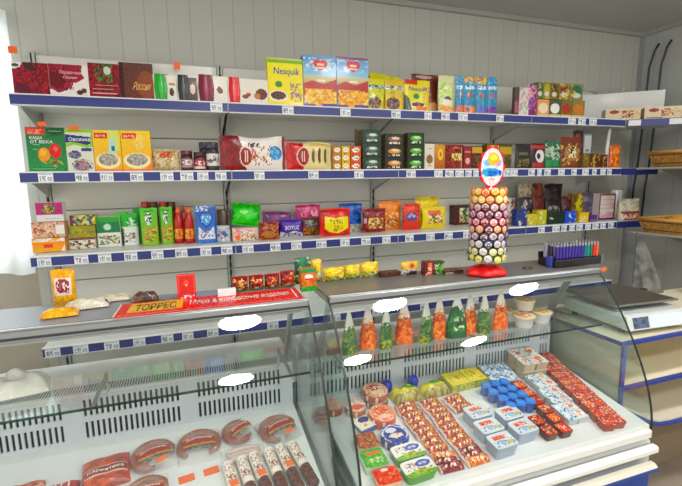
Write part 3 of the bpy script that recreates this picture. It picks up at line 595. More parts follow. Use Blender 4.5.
# flat confectionery boxes on the corner shelf
for i, (t0, t1, lab) in enumerate(((-0.13, 0.10, 'long cream biscuit box with a red oval, left on the top corner shelf'), (0.125, 0.36, 'long cream biscuit box with a red oval, right on the top corner shelf'))):
    m = carton_mesh(t1-t0, 0.10, 0.082, 'd8c8a8', [('e', .25, .72, .14, .16, '8a2a28'), ('n', .45, .2, .8, .8, 6, 5, .7, ['a03a24', '6a2c1c', 'd89a6a', 'e8cca0'], 5+i), ('r', .05, .04, .5, .1, '6a4a34'), ('n', .8, .1, 1, .9, 4, 4, .4, ['c8a878'], 2)], side='a08a5c')
    p = cpt((t0+t1)/2, 0.015, 0); m.obj('biscuit_box', None, (XR+p[0], SF+p[1], Z1+0.002), (0, 0, ang), lab, 'biscuit box', 'cream biscuit boxes on the top corner shelf')
def sticker(name, px, py, Y, w, h, c, label, rx=0.0):
    p = atY(px, py, Y); m = M(); m.box(-w/2, w/2, 0, 0.0006, -h/2, h/2, c, 'carton'); m.obj(name, None, p, (rx, 0, 0), label, 'price sticker', 'orange price stickers')
# ================================================================== goods: second shelf
BOX('porridge_box', (26.5, 65.5, 127, 170), 2, 0.05, '1c7d40', [('g', 0, 1, '1f8a46', '146a38'), ('r', 0, .84, .5, 1, 'cf3a24'), ('n', .05, .86, .42, .96, 9, 2, .6, ['e89a80'], 2), ('e', .76, .92, .22, .1, '0f4a26'), ('r', .6, .91, .92, .93, '8ac89a'), ('e', .42, .38, .15, .17, 'e8962a'), ('e', .4, .43, .08, .08, 'f4b84a'), ('e', .72, .47, .16, .17, 'cf2a24'), ('e', .74, .52, .06, .06, 'e86a5a'), ('e', .6, .22, .16, .06, '7a4a2c'), ('ne', .3, .1, .9, .28, 9, 3, .4, ['4aa84c', 'c8a05a'], 5), ('r', .15, .6, .32, .62, '9ad0a8'), ('r', .15, .5, .26, .52, '9ad0a8'), ('r', .1, .06, .7, .08, '7ac08a')],
    'green porridge box with orange and red apples and white lettering', 'porridge box', texts=[('КАША', .1, .73, .42, .80, 'white'), ('ОТ ВЕКА', .1, .64, .68, .71, 'white')], rx=-0.04)
BOX('cereal_box', (66, 93, 129, 170), 2, 0.045, 'd7dcc8', [('r', 0, .93, 1, 1, '9ac83c'), ('p', [(0, .68), (0, .88), (1, .82), (1, .66), (.6, .62), (.2, .7)], '22306e'), ('p', [(0, .58), (.3, .64), (.8, .56), (1, .6), (1, .9), (.96, .9), (.9, .62), (.3, .7), (0, .66)], '8cc042'), ('r', .55, .48, .95, .56, '3a3a8a'), ('e', .3, .4, .2, .1, '4a4a6a'), ('ne', .05, .3, .55, .5, 7, 5, .6, ['8a8aa8', '2c2c4a'], 4), ('e', .55, .14, .3, .12, '7a5a7a'), ('ne', .15, .0, .95, .3, 9, 6, .6, ['3a3a6a', 'c8a078', '9a7aa0'], 6)],
    'white and green oatmeal box with a navy banner and dark berries', 'cereal', texts=[('Овсянка', .12, .72, .92, .81, 'e8ecf4')], rx=-0.04)
def grain(bg, extra): return [('g', 0, 1, bg, 'f6cc3c'), ('r', .04, .8, .52, .94, 'cf3a2c'), ('n', .1, .84, .46, .9, 8, 1, .7, ['f0b0a0'], 3)]+extra+[('e', .5, .26, .46, .2, 'f2e6b4'), ('e', .5, .29, .36, .15, 'a8a094'), ('ne', .14, .14, .86, .44, 14, 8, .5, ['8a8478', 'c4beb0', '6e6a62'], 7), ('r', 0, 0, 1, .04, 'e87a24')]
BOX('porridge_box', (93.5, 121, 130, 169.5), 2, 0.045, 'f0b62a', grain('eda828', [('r', .55, .5, .95, 1, 'd4dc7a'), ('p', [(.5, .4), (.62, .8), (.78, .8), (.82, .4)], 'b8d4d4'), ('r', .66, .5, .78, .62, '2a6a8a')]), 'yellow porridge box with a bottle above the grey grain bowl', 'porridge box', 'yellow porridge boxes', texts=[], rx=-0.04)
BOX('porridge_box', (121.5, 151, 130.5, 169), 2, 0.045, 'f0b62a', grain('f0a822', [('ne', .4, .55, .8, .9, 8, 8, .5, ['f8e6a8', 'e8d088'], 2), ('p', [(.72, .2), (1, .35), (1, 0), (.8, 0)], 'ee8a20')]), 'yellow porridge box with a grain bowl, right of the bottle one', 'porridge box', 'yellow porridge boxes', rx=-0.04)
BAG('nut_bag', (151.5, 180, 149, 168.5), 2, 0.06, 'cbb48a', [('n', 0, 0, 1, 1, 16, 10, .7, ['d8c49c', 'a88a5c', 'e6d8b8', 'b89a68'], 4), ('n', .25, .62, .75, .9, 6, 2, .7, ['c84a34', 'd87a5a'], 5)], 'small clear bag of beige nuts beside the yellow porridge boxes', 'bag', kind='v')
def jar(bx, sh, body, lidc, art, label, name='jam_jar', cat='jar', group=None, Y=None, neck=0.86, bottle=False):
    P = place(bx, sh, Y); r = P[3]/2; h = P[4]
    if bottle: prof = [(r*.8, 0), (r*.97, h*.03), (r, h*.1), (r*.93, h*.3), (r*.97, h*.5), (r*.9, h*.62), (r*.55, h*.76), (r*.42, h*.84)]; lid = [(r*.5, h*.83), (r*.5, h*.9), (r*.3, h*.93), (r*.24, h)]
    else: prof = [(r*.9, 0), (r, h*.05), (r, h*.3), (r, h*.6), (r*.98, h*.7), (r*.84, h*.8)]; lid = [(r*.92, h*.78), (r*.95, h*.8), (r*.95, h*.98), (r*.9, h)]
    P2 = [];  # finer rings so the print shows
    for (a, b), (c, d) in zip(prof, prof[1:]):
        n = max(1, int((d-b)/0.006))
        for k in range(n): P2.append((a+(c-a)*k/n, b+(d-b)*k/n))
    P2.append(prof[-1])
    m = M(); m.lathe(P2, body, 'plastic', 24, art=art); o = m.obj(name, None, (P[0], P[1]+r, P[2]), None, label, cat, group)
    m = M(); m.lathe(lid, lidc, 'plastic', 20); m.obj('cap' if bottle else 'lid', o); return o
jl = lambda c: [('r', .1, .2, .9, .78, c), ('n', .15, .35, .85, .7, 6, 3, .5, ['e8dcd8', '5a1a2a'], 3)]
jar((180.5, 193, 150.5, 168.5), 2, '3a1418', '5c1c24', jl('a88a8a'), 'short dark jam jar, left of the two by the nut bag', group='dark jam jars')
jar((193.5, 206, 152, 168.5), 2, '4a161a', '4c1a22', jl('b03040')+[('r', .1, .15, .9, .3, 'e0d0cc')], 'short jam jar with a red and white label', group='dark jam jars')
jar((199, 209, 142, 160), 2, '2a2030', '2c2638', [], 'tall dark jar standing behind the short jam jars', group='dark jam jars', Y=2.60)
jar((206, 219.5, 142, 168), 2, '241a26', '3a3246', [('r', .08, .2, .92, .75, 'dcd6d2'), ('n', .15, .3, .85, .65, 5, 3, .4, ['5a4a5a'], 6)], 'tall dark jar with a white label beside the red bag', group='dark jam jars')
BAG('biscuit_bag', (220, 286, 136.5, 168.5), 2, 0.05, 'e6e2da', [('p', [(0, 0), (0, 1), (.28, 1), (.36, .6), (.34, .3), (.4, 0)], '7c1420'), ('n', 0, 0, .25, 1, 5, 6, .3, ['9a2028', '5e0e18'], 3), ('e', .38, .42, .1, .3, 'e8c8b8'), ('e', .38, .42, .085, .26, '8a1c24'), ('r', .355, .25, .375, .6, 'f0d8cc'), ('r', .39, .25, .405, .6, 'f0d8cc'), ('n', .46, .15, .78, .75, 11, 5, .45, ['8a3420', 'c88a5a', 'f0e8dc', 'b8523a'], 7), ('n', .42, .72, .6, .85, 7, 1, .6, ['3a2a2a'], 2), ('e', .84, .5, .1, .2, '3a8ac8'), ('ne', .73, .3, .95, .72, 5, 4, .5, ['7ab8e0', '1f5a9a'], 4), ('r', .955, 0, 1, 1, '7c1a28')],
    'large white biscuit bag with dark red end and blue splash', 'biscuit bag', kind='h')
BAG('biscuit_bag', (287, 332, 142, 168.5), 2, 0.05, 'e2d29a', [('r', 0, 0, .36, 1, 'c62226'), ('n', 0, 0, .36, 1, 6, 5, .4, ['a8181e', 'dc3a34'], 3), ('e', .36, .5, .14, .36, 'e8c8b8'), ('e', .36, .5, .12, .31, '9a1c24'), ('r', .33, .3, .35, .7, 'f0d8cc'), ('r', .375, .3, .39, .7, 'f0d8cc'), ('e', .58, .5, .035, .26, '6a5a34'), ('e', .72, .5, .035, .28, '5e3a2c'), ('e', .86, .5, .035, .28, '5a5a30'), ('r', .5, .85, 1, .95, 'c8b060')],
    'red and cream biscuit bag left of the small orange boxes', 'biscuit bag', kind='h')
ox = [(333, 341.3), (341.8, 350), (350.5, 361)]
for c_, (a, b) in enumerate(ox):
    for r_ in range(3):
        yb = 167.5-r_*8.3; yt = yb-8.0
        P = place((a, b, yt, 168), 2, 2.457); hh = 0.0465
        base = ('b8863c', 'd8b44a', 'cf5a24')[c_]
        if r_ == 0 and c_ == 0: small = {}
        if r_ == 0: small[c_] = carton_mesh(P[3]-0.002, 0.09, hh-0.001, base, [('e', .5, .5, .36, .32, 'f2ead8'), ('r', .3, .44, .7, .56, '8a4a2c'), ('n', 0, 0, 1, 1, 5, 4, .12, ['7a2a1c'], c_)]).mesh('candy_carton')
        o = bpy.data.objects.new('candy_carton', small[c_]); col.objects.link(o); o.location = (P[0], P[1], P[2]+r_*hh)
        tag(o, 'small %s candy carton with a white oval, %s of its stack of three' % (('tan', 'yellow', 'orange')[c_], ('bottom', 'middle', 'top')[r_]), 'carton', 'small cartons stacked in three columns')
BOX('tall_tea_box', (357.5, 362, 128.5, 168), 2, 0.05, '6a6040', [('r', .2, .2, .8, .8, '8a7c4c')], 'slim olive tea box at the left of the dark tea stacks', 'tea box', Y=2.53)
def teastack(x0, x1, n, yt, base, arts, names):
    P = place((x0, x1, yt, 168), 2, 2.457); hh = P[4]/n; sm = {}
    for r_ in range(n):
        key = arts[r_][0]
        if key not in sm: sm[key] = carton_mesh(P[3], 0.11, hh-0.001, base, arts[r_][1], side=('5c4a34')).mesh('tea_box')
        o = bpy.data.objects.new('tea_box', sm[key]); col.objects.link(o); o.location = (P[0], P[1], P[2]+r_*hh)
        tag(o, names[r_], 'tea box', 'tea boxes stacked on the second shelf')
ta = lambda e, sd: [('e', .5, .55, .36, .22, e), ('e', .55, .62, .22, .1, 'd8dccc'), ('n', .2, .14, .8, .3, 8, 1, .7, ['d8dcd0'], sd), ('r', 0, 0, 1, .04, '10180f')]
teastack(363, 381, 3, 129.5, '1f3a2c', [('a', ta('4f6a5c', 3))]*3, ['dark green tea box with grey leaf, %s of the leftmost stack' % q for q in ('bottom', 'middle', 'top')])
teastack(385.5, 403.5, 3, 133.5, '262a1e', [('o', ta('e0902a', 4)), ('o', ta('e0902a', 4)), ('b', ta('9a5a48', 5))], ['black tea box with an orange swirl, bottom of the middle stack', 'black tea box with an orange swirl, second of the middle stack', 'black tea box with a brown swirl, top of the middle stack'])
teastack(408, 424, 3, 132.5, '243a1c', [('g', ta('5ab83a', 6))]*3, ['dark tea box with bright green leaf, %s of the right stack' % q for q in ('bottom', 'middle', 'top')])
BOX('coffee_box', (424.8, 434.5, 144, 167.5), 2, 0.06, 'ded6c6', [('e', .5, .4, .34, .18, '8a6a44'), ('r', .3, .8, .7, .85, 'a89a88'), ('r', .3, .12, .7, .18, 'b0a48c')], 'slim cream box with a brown oval beside the green tea', 'box')
BOX('cocoa_box', (435, 445, 145, 167.5), 2, 0.06, 'c87a2a', [('g', 0, 1, 'a85a20', 'd8983c'), ('e', .55, .62, .25, .25, 'e8c05a'), ('e', .55, .62, .1, .1, 'b86a2a')], 'small orange brown box with a yellow ring', 'box')
BOX('biscuit_box', (445.5, 463, 144.5, 167.5), 2, 0.06, '7a2420', [('n', 0, 0, 1, 1, 6, 6, .3, ['9a3428', '5a1a18'], 3), ('n', .35, .35, .9, .65, 7, 3, .65, ['e8d88a', 'd8b85a'], 4), ('p', [(.3, .8), (.55, .92), (.9, .82), (.55, .86)], 'd88a6a'), ('r', .9, 0, .94, .9, 'd8c8b0')], 'dark red biscuit box with yellow lettering marks', 'box', side='a84a30')
BOX('chocolate_carton', (464, 471.5, 146, 167.5), 2, 0.06, '8a2a2c', [('e', .5, .35, .3, .14, 'd8b0a0'), ('r', .1, .7, .9, .8, 'c87a70')], 'slim maroon carton left of the lollipop sign', 'carton')
BOX('chocolate_carton', (472, 482, 146, 167.5), 2, 0.06, '4a2c1c', [('r', 0, .7, 1, .95, 'c8a03a'), ('n', 0, 0, 1, .6, 4, 5, .4, ['7a4a2c', '3a2014'], 3)], 'brown and gold carton partly behind the lollipop sign', 'carton')
BOX('chocolate_carton', (487, 499, 144, 167), 2, 0.06, '5a5a24', [('r', 0, .75, 1, .95, 'c8a82a'), ('n', 0, 0, 1, .7, 5, 5, .4, ['3a4a1c', '7a6a2c'], 5)], 'olive and gold carton right of the lollipop sign', 'carton')
BOX('chocolate_carton', (499.5, 511.5, 144.5, 167), 2, 0.06, '4c4a24', [('r', 0, .6, 1, .9, 'b8962a'), ('n', 0, 0, 1, .6, 5, 5, .4, ['2f3a1c', '8a6a2c'], 8)], 'dark olive carton beside the black coffee pouch', 'carton')
BAG('coffee_pouch', (517, 532, 144, 167.5), 2, 0.04, '1f1a16', [('n', .1, .1, .9, .4, 6, 4, .5, ['5a4a1c', '8a7a3a'], 3), ('r', .2, .55, .8, .66, '6a6258')], 'black coffee pouch with gold print', 'coffee', kind='d')
BAG('coffee_pouch', (532.5, 546.5, 143.5, 167.5), 2, 0.04, '2a1c1c', [('r', 0, .8, 1, .95, 'b83a3c'), ('e', .6, .5, .32, .26, 'dcd8d4'), ('e', .5, .5, .14, .12, '2a2a3a'), ('r', .1, .05, .85, .25, 'a82a30')], 'black, red and white coffee pouch', 'coffee', kind='d')
BAG('coffee_pouch', (547, 562, 141, 167.5), 2, 0.04, '2f6a48', [('r', 0, .45, 1, .8, '8aa890'), ('n', 0, .3, 1, .9, 6, 6, .4, ['b8c8b0', '1f4a34'], 3), ('r', .1, .1, .9, .3, '2a8a50')], 'green and white coffee pouch', 'coffee', kind='d')
BAG('brown_pouch', (562.5, 583, 137, 167.5), 2, 0.05, '6a3420', [('n', 0, .1, 1, .8, 8, 8, .5, ['c89a4a', '8a4a24', '3c1c14', 'e0c080'], 3), ('e', .5, .5, .36, .26, 'a8783c'), ('n', .3, .35, .75, .7, 5, 4, .6, ['e8dcb8', '3a2014'], 5), ('r', .0, .84, 1, 1, '7a2c1c')], 'brown snack pouch with a speckled golden middle', 'pouch', kind='d')
BOX('white_label_box', (583.5, 592, 134, 152), 2, 0.05, '8a9098', [('r', .1, .3, .9, .95, 'c4c8cc'), ('r', 0, 0, 1, .16, '16181a'), ('r', .3, .5, .7, .55, '6a6e78')], 'grey box with a white label standing behind the small brown boxes', 'box', Y=2.54)
BAG('brown_sweet_bag', (574, 585, 130, 150), 2, 0.03, '3c2420', [('n', 0, 0, 1, 1, 6, 7, .5, ['6a4034', '241414', '8a5a4a'], 9)], 'dark brown bag poking up behind the brown snack pouch', 'bag', Y=2.52)
for i, (a, b, yt) in enumerate(((583.5, 589.5, 153), (590, 596.5, 153.5), (597, 602, 154), (602.5, 607.5, 154.5))):
    BOX('sweet_box', (a, b, yt, 167.5), 2, 0.06, ('7a6a34', '5a3a20', '6a2c24', '5a3424')[i], [('n', 0, 0, 1, 1, 4, 6, .5, ['b8a05a', '3a2418', '8a4a34'], i+2)], 'little brown sweet box, %s of four in a row' % ('leftmost', 'second from left', 'third from left', 'rightmost')[i], 'box', 'small brown boxes on the second shelf')
m = M(); P = place((606.5, 612, 128, 167.5), 2, 2.455); m.tube([(0, 0, 0), (0, 0, P[4]*.5), (0.016, 0, P[4])], [.016, .014, .009], 'd4d0cc', 'plastic', 14); m.obj('white_tube', None, (P[0], P[1]+0.02, P[2]), None, 'tall thin white tube leaning by the orange bag', 'tube')
BAG('orange_bag', (611, 621.5, 145, 167), 2, 0.03, 'd86a2a', [('e', .5, .35, .34, .18, 'c0322c'), ('n', 0, 0, 1, 1, 5, 6, .35, ['e8a04a', 'b84a24'], 3), ('e', .5, .75, .3, .14, 'e88a3a')], 'small orange snack bag at the right end of the second shelf', 'bag', kind='v')
# ================================================================== goods: third shelf
def stackedbox(name, x0, x1, yt, yb, base_y, d, base, art, label, cat='box', group=None, side=None, texts=(), mat='gloss_carton', sh=3, rz=0):
    """a box standing on others: base_y is where the whole pile meets the shelf"""
    z = ZS[sh]; Y = atZ((x0+x1)/2, base_y, z).y; a = atY(x0, yb, Y); b = atY(x1, yb, Y); zt = atY((x0+x1)/2, yt, Y).z; zb = atY((x0+x1)/2, yb, Y).z
    if abs(yb-base_y) < 0.6: zb = z
    m = carton_mesh(b.x-a.x, d, zt-zb-0.001, base, art, texts, side, mat)
    return m.obj(name, None, ((a.x+b.x)/2, Y, zb+0.0005), (0, 0, rz), label, cat, group)
stackedbox('orange_tray', 33, 66, 238, 252, 252, 0.09, 'f0a81c', [('n', 0, .72, 1, 1, 4, 1, .6, ['f0ece0', 'e8d8c0'], 3), ('g', 0, .7, 'f4b024', 'ee8e1c'), ('r', .35, .3, .62, .55, 'd8481c'), ('p', [(.85, 0), (1, 0), (1, .5)], 'f2e8d0')], 'yellow display tray at the bottom of the left pile on the third shelf', 'tray')
stackedbox('cream_carton', 32.5, 65.5, 222, 237.5, 252, 0.09, 'd8a88a', [('n', 0, .0, .8, 1, 9, 6, .6, ['e0b48e', 'b06a4a', 'e8cdb8', '6a5048'], 4), ('r', .72, .2, 1, .8, 'ece8e2')], 'peach and white carton in the middle of the left pile', 'box')
stackedbox('magenta_box', 37, 64, 202.5, 221.5, 252, 0.07, 'e0dcdc', [('r', 0, .35, 1, 1, 'b01f74'), ('e', .47, .66, .28, .26, '6a5a2c'), ('ne', .22, .42, .72, .92, 7, 5, .6, ['c8a86a', '3c4a24', '8a7a4c'], 3), ('r', .3, .12, .9, .17, 'b0b0b8')], 'magenta and white box on top of the left pile', 'box', rz=0.03)
stackedbox('berry_box', 70, 96, 238, 249, 249, 0.09, 'e0dcd0', [('n', 0, 0, 1, .8, 8, 4, .5, ['b82a34', '4a5a34', 'e8e0d4'], 4), ('r', 0, .86, 1, 1, '7a3a24')], 'white box with red berries under the olive box', 'box')
stackedbox('olive_box', 70, 96, 225.5, 237.7, 249, 0.09, '9a9430', [('r', .0, .4, 1, .5, '7a7424'), ('n', 0, 0, 1, 1, 8, 4, .3, ['b8b048', '8a8428'], 4)], 'olive box between the berry box and the yellow bottles box', 'box')
stackedbox('spread_box', 70, 96, 215, 225.2, 249, 0.09, 'b8a84a', [('n', 0, 0, 1, 1, 5, 2, .8, ['e8d83c', '4a5a6a', '2c2c2c', 'c8c8a0'], 5), ('r', 0, 0, .12, 1, '7a2a3c')], 'box with yellow jars printed on it, top of the olive pile', 'box')
BOX('green_tea_box', (97, 120.5, 216.5, 247), 3, 0.05, 'e2e6de', [('r', 0, .48, 1, .82, '16784a'), ('r', 0, .82, 1, 1, '3aa040'), ('e', .45, .66, .16, .1, 'c8e0cc'), ('ring', .45, .66, .2, .14, .6, '2f9a5a'), ('n', .05, .08, .95, .38, 7, 4, .6, ['8a8a6a', 'd8c8a0', '5a4a3c', 'c8d0a8'], 3)], 'green and white box with a round emblem on the third shelf', 'box')
gp = [('r', 0, .58, 1, 1, '3ab83c'), ('n', .3, .6, .95, .86, 5, 4, .5, ['d8f0d8', '1f5a6a', '2f8a34'], 3), ('n', .15, .1, .85, .4, 5, 4, .45, ['5a3c4a', '8a6a5a', 'c8b8a8'], 5), ('p', [(0, 0), (0, .55), (.16, .5), (.12, 0)], '4a5a50')]
BAG('seasoning_pouch', (116, 130, 212, 243.5), 3, 0.02, '5ac04a', [('n', 0, 0, 1, 1, 4, 5, .3, ['3a9a34', '7ad060'], 2)], 'plain green pouch leaning behind the white and green pouch', 'pouch', Y=2.68, kind='d')
BAG('seasoning_pouch', (121, 138, 213.5, 245.5), 3, 0.035, 'e4e8e2', gp, 'white and green pouch beside the green box', 'pouch', kind='d')
mg = [('g', 0, 1, '8ab83a', '5ac03a'), ('e', .48, .72, .2, .17, 'e8f0e0'), ('n', .3, .58, .7, .86, 4, 5, .35, ['1c2a2a', '5a8a5a'], 3), ('n', .15, .1, .9, .5, 5, 6, .75, ['d8c83a', 'c8864a', '7a5a2c', 'a8b83a'], 6), ('r', .2, .9, .8, .92, '2f6a2c')]
BAG('mayonnaise_pouch', (134, 141, 208, 243), 3, 0.02, '2f9a3c', [], 'narrow green pouch edge left of the mayonnaise pouches', 'pouch', Y=2.70, kind='d')
BAG('mayonnaise_pouch', (140.5, 158, 208, 245.5), 3, 0.035, '7ac03c', mg, 'tall green mayonnaise pouch with white circle, left of two', 'pouch', 'two tall green mayonnaise pouches', kind='d')
BAG('mayonnaise_pouch', (160, 173, 207, 244), 3, 0.035, '7ac03c', mg, 'tall green mayonnaise pouch with white circle, right of two', 'pouch', 'two tall green mayonnaise pouches', kind='d')
for i, a in enumerate((141.5, 150, 160, 168)):
    jar((a, a+8.5, 202, 236), 3, '7a2418', 'b83424' if i % 2 == 0 else '5a2a1c', [], 'red lidded sauce jar behind the green pouches, %s of four' % ('leftmost', 'second', 'third', 'rightmost')[i], 'sauce_jar', 'jar', 'sauce jars behind the green pouches', Y=2.74)
kb = [('r', .02, .15, .98, .48, 'e8a040'), ('n', .1, .2, .9, .44, 5, 3, .6, ['c8402c', 'f0c860'], 3)]
for i, (a, b) in enumerate(((173.5, 183.5), (184, 194.5))):
    jar((a, b, 207, 243.5), 3, 'b82418', 'e8741c', kb, 'red ketchup bottle with an orange cap, %s of the front two' % ('left', 'right')[i], 'ketchup_bottle', 'bottle', 'red ketchup bottles', bottle=True)
jar((179, 188, 206, 238), 3, 'a82014', 'd8601c', [], 'red ketchup bottle standing behind the front two', 'ketchup_bottle', 'bottle', 'red ketchup bottles', Y=2.70, bottle=True)
BAG('milk_powder_bag', (195.5, 217, 206, 243), 3, 0.05, '2f62b4', [('g', 0, 1, '3f74c8', '2452a4'), ('n', 0, .85, .6, 1, 5, 2, .5, ['c8d8ec', '9ab8e0'], 3), ('heart', .5, .58, .36, .26, '2446a4'), ('heart', .5, .6, .28, .19, '4a9ad8'), ('n', .3, .55, .7, .72, 5, 2, .5, ['d8ecf8'], 4), ('p', [(.1, .1), (.15, .45), (.5, .22), (.85, .45), (.9, .1)], 'd8dce8'), ('n', .2, .14, .8, .32, 6, 3, .6, ['8a3a3c', 'f2f0f0', '6a6a8a'], 6)], 'blue and white bag with a blue heart', 'bag', kind='d')
jar((217, 231, 226, 242.5), 3, 'b8c0c8', 'c8ccd0', [('n', 0, .1, 1, .9, 6, 4, .6, ['e8e0d8', '3a5aa0', 'e0703a', '8ab8c8'], 4)], 'small tin with a blue and orange label', 'tin_can', 'tin')
P = place((217.5, 230, 210, 242.5), 3, 2.68); m = M(); m.lathe([(P[3]/2*.95, 0), (P[3]/2, .005), (P[3]/2, P[4]*.97), (P[3]/2*.9, P[4])], '5a4a3c', 'plastic', 20, art=[('n', 0, .4, 1, 1, 7, 8, .6, ['8a7a5a', '3a2c24', 'c8b898'], 4)]); m.obj('coffee_tin', None, (P[0], P[1]+P[3]/2+0.03, P[2]), None, 'brown tin rising behind the small blue label tin', 'tin')
BOX('sweets_box', (232.5, 258.5, 228, 240.5), 3, 0.07, 'e8c8c0', [('n', 0, .3, .75, 1, 8, 4, .6, ['e88a8a', 'f4e8e0', 'd8a8a0'], 3), ('n', .3, 0, 1, .6, 10, 4, .55, ['4a3c24', 'c8b05a', 'f2e8d8'], 5), ('e', .2, .25, .1, .2, 'e07a2c')], 'pink and white patterned box under the bright green bag', 'box')
P = place((231, 260, 203, 228.5), 3, 2.655)
zb = ZS[3]+place((232.5, 258.5, 228, 240.5), 3)[4]+0.002
m = bag_mesh(P[3], max(0.06, P[4]-(zb-ZS[3])), 0.05, '3ad02c', [('n', 0, 0, 1, 1, 6, 6, .5, ['2fb824', '5ae048', '24a01c', '48d83a'], 4), ('e', .4, .6, .16, .1, '8af07a')], kind='v', seed=4)
m.obj('green_bag', None, (P[0], P[1]+0.03, zb), (-0.2, 0.12, 0), 'shiny bright green bag slumped on the pink patterned box', 'bag')
BAG('purple_bag', (262, 291, 211.5, 236), 3, 0.04, '6a2460', [('n', 0, 0, 1, 1, 6, 6, .45, ['8a3478', '4c1a48', 'a04a8a'], 3)], 'dark purple bag behind the red brown and violet bags', 'bag', Y=2.66, ry=0.05)
BAG('nut_mix_bag', (259, 280, 222.5, 240), 3, 0.045, '8a3424', [('n', 0, 0, 1, 1, 7, 6, .5, ['b85a34', '6a2418', 'c8804a'], 3), ('e', .5, .3, .3, .2, 'b87a3c')], 'red brown snack bag left of the violet bag', 'bag', kind='v')
BAG('violet_bag', (280, 303.5, 219, 237.5), 3, 0.045, '452094', [('p', [(0, 0), (.02, .34), (.3, .22), (.6, .36), (1, .2), (1, 0)], 'd8d4e0'), ('n', .1, .02, .95, .25, 8, 3, .4, ['6a6a5a', '3a3a4a'], 3)], 'violet snack bag with blocky white lettering', 'bag', texts=[('SOYUZ', .2, .42, .84, .64, 'e8e0f4')], kind='v')
BAG('pink_bag', (296, 321, 204.5, 233), 3, 0.035, 'c02468', [('n', 0, .2, 1, 1, 6, 6, .45, ['e06a9a', 'a01a54', 'd83a7c'], 3), ('n', .2, .6, .9, .8, 4, 1, .7, ['e8b0c8'], 4)], 'pink snack bag standing behind the small brown one', 'bag', Y=2.68)
BAG('candy_bag', (302, 320.5, 217, 235.5), 3, 0.04, '7a3420', [('e', .5, .65, .4, .24, '5a5a5a'), ('n', .15, .5, .85, .82, 6, 3, .6, ['a0a8a8', '2c3440', '8a4a34'], 3), ('n', .05, .05, .95, .45, 7, 4, .6, ['d8982a', '4a7a2c', 'c8502a'], 5)], 'small brown sweets bag with orange and green print', 'bag')
BAG('cracker_bag', (320.5, 352, 208.5, 236.5), 3, 0.06, 'd0201c', [('n', 0, 0, 1, 1, 6, 6, .25, ['e83a24', 'a8141a', 'e85a24'], 3), ('p', [(.12, .3), (.14, .72), (.5, .66), (.92, .72), (.9, .28), (.6, .1), (.3, .16)], 'f4e23a'), ('n', .3, .45, .7, .6, 9, 2, .5, ['5a4a2c', 'a85a24'], 4), ('n', .4, .18, .72, .4, 5, 4, .5, ['6a4a2c', 'd8a83c'], 6)], 'shiny red bag with a big yellow patch', 'bag')
BAG('blue_bag', (340, 363, 203, 232), 3, 0.04, '1f4aa4', [('n', 0, .25, 1, 1, 5, 6, .4, ['2f6ac8', '1a3a84', '3a7ad0'], 3), ('r', .3, 0, 1, .28, 'c8ccc0'), ('n', .3, 0, 1, .28, 6, 3, .5, ['8a9080', 'e8e8e0'], 4)], 'blue snack bag with white base behind the red and yellow one', 'bag', Y=2.67)
BAG('peanut_bag', (363.5, 387, 208.5, 232.5), 3, 0.045, '7c1a1c', [('n', 0, 0, 1, 1, 7, 7, .4, ['a02a28', '5a1214', 'b04a34'], 3), ('n', .2, .15, .85, .6, 7, 5, .6, ['d8b868', 'a8743c', 'e8d8a0'], 5), ('r', .02, .4, .12, .6, 'd8a8b8')], 'dark red snack bag with pale nuts printed on it', 'bag')
BAG('orange_snack_bag', (379, 402, 201, 229), 3, 0.04, 'e8841c', [('n', 0, .5, 1, 1, 5, 5, .4, ['f09a30', 'd87418'], 3), ('n', .2, .4, .9, .6, 6, 2, .5, ['f0d0a8'], 4), ('n', .15, .1, .9, .42, 6, 4, .6, ['e8c890', '6a7a3c', 'a8341c'], 5)], 'orange snack bag, left of the red orange one', 'bag', Y=2.665)
BAG('chips_bag', (403.5, 421.5, 203.5, 230), 3, 0.04, 'd8401c', [('n', 0, .3, 1, 1, 5, 6, .35, ['e8602a', 'b82c18'], 3), ('e', .45, .5, .36, .18, '5a4a8a'), ('n', .2, .35, .8, .65, 5, 4, .4, ['c8b8c8', '8a3a3c'], 4)], 'red orange snack bag with a violet oval', 'bag')
BAG('yellow_snack_bag', (416, 440, 196.5, 222), 3, 0.035, 'e8d424', [('n', 0, 0, 1, 1, 5, 5, .35, ['f0e048', 'd8b81c'], 3)], 'yellow snack bag with a pale top, standing behind the front one', 'bag', Y=2.68)
BAG('yellow_snack_bag', (423, 447, 207, 228.5), 3, 0.04, 'e6d01c', [('r', .2, .6, .75, .85, 'd86a34'), ('n', .2, .2, .85, .65, 6, 4, .65, ['7a5a4a', 'e8e0c0', 'c88a4a'], 3)], 'yellow snack bag with brown print, in front', 'bag')
BOX('chocolate_gift_box', (454, 472, 205, 224.5), 3, 0.06, '4a1a18', [('r', .3, .1, .95, .85, 'a8a878'), ('n', .3, .1, .95, .85, 5, 5, .6, ['3c5a34', 'd8d8c0', 'c88a4a'], 3)], 'small dark red box with a green picture, left of the lollipop stand', 'box')
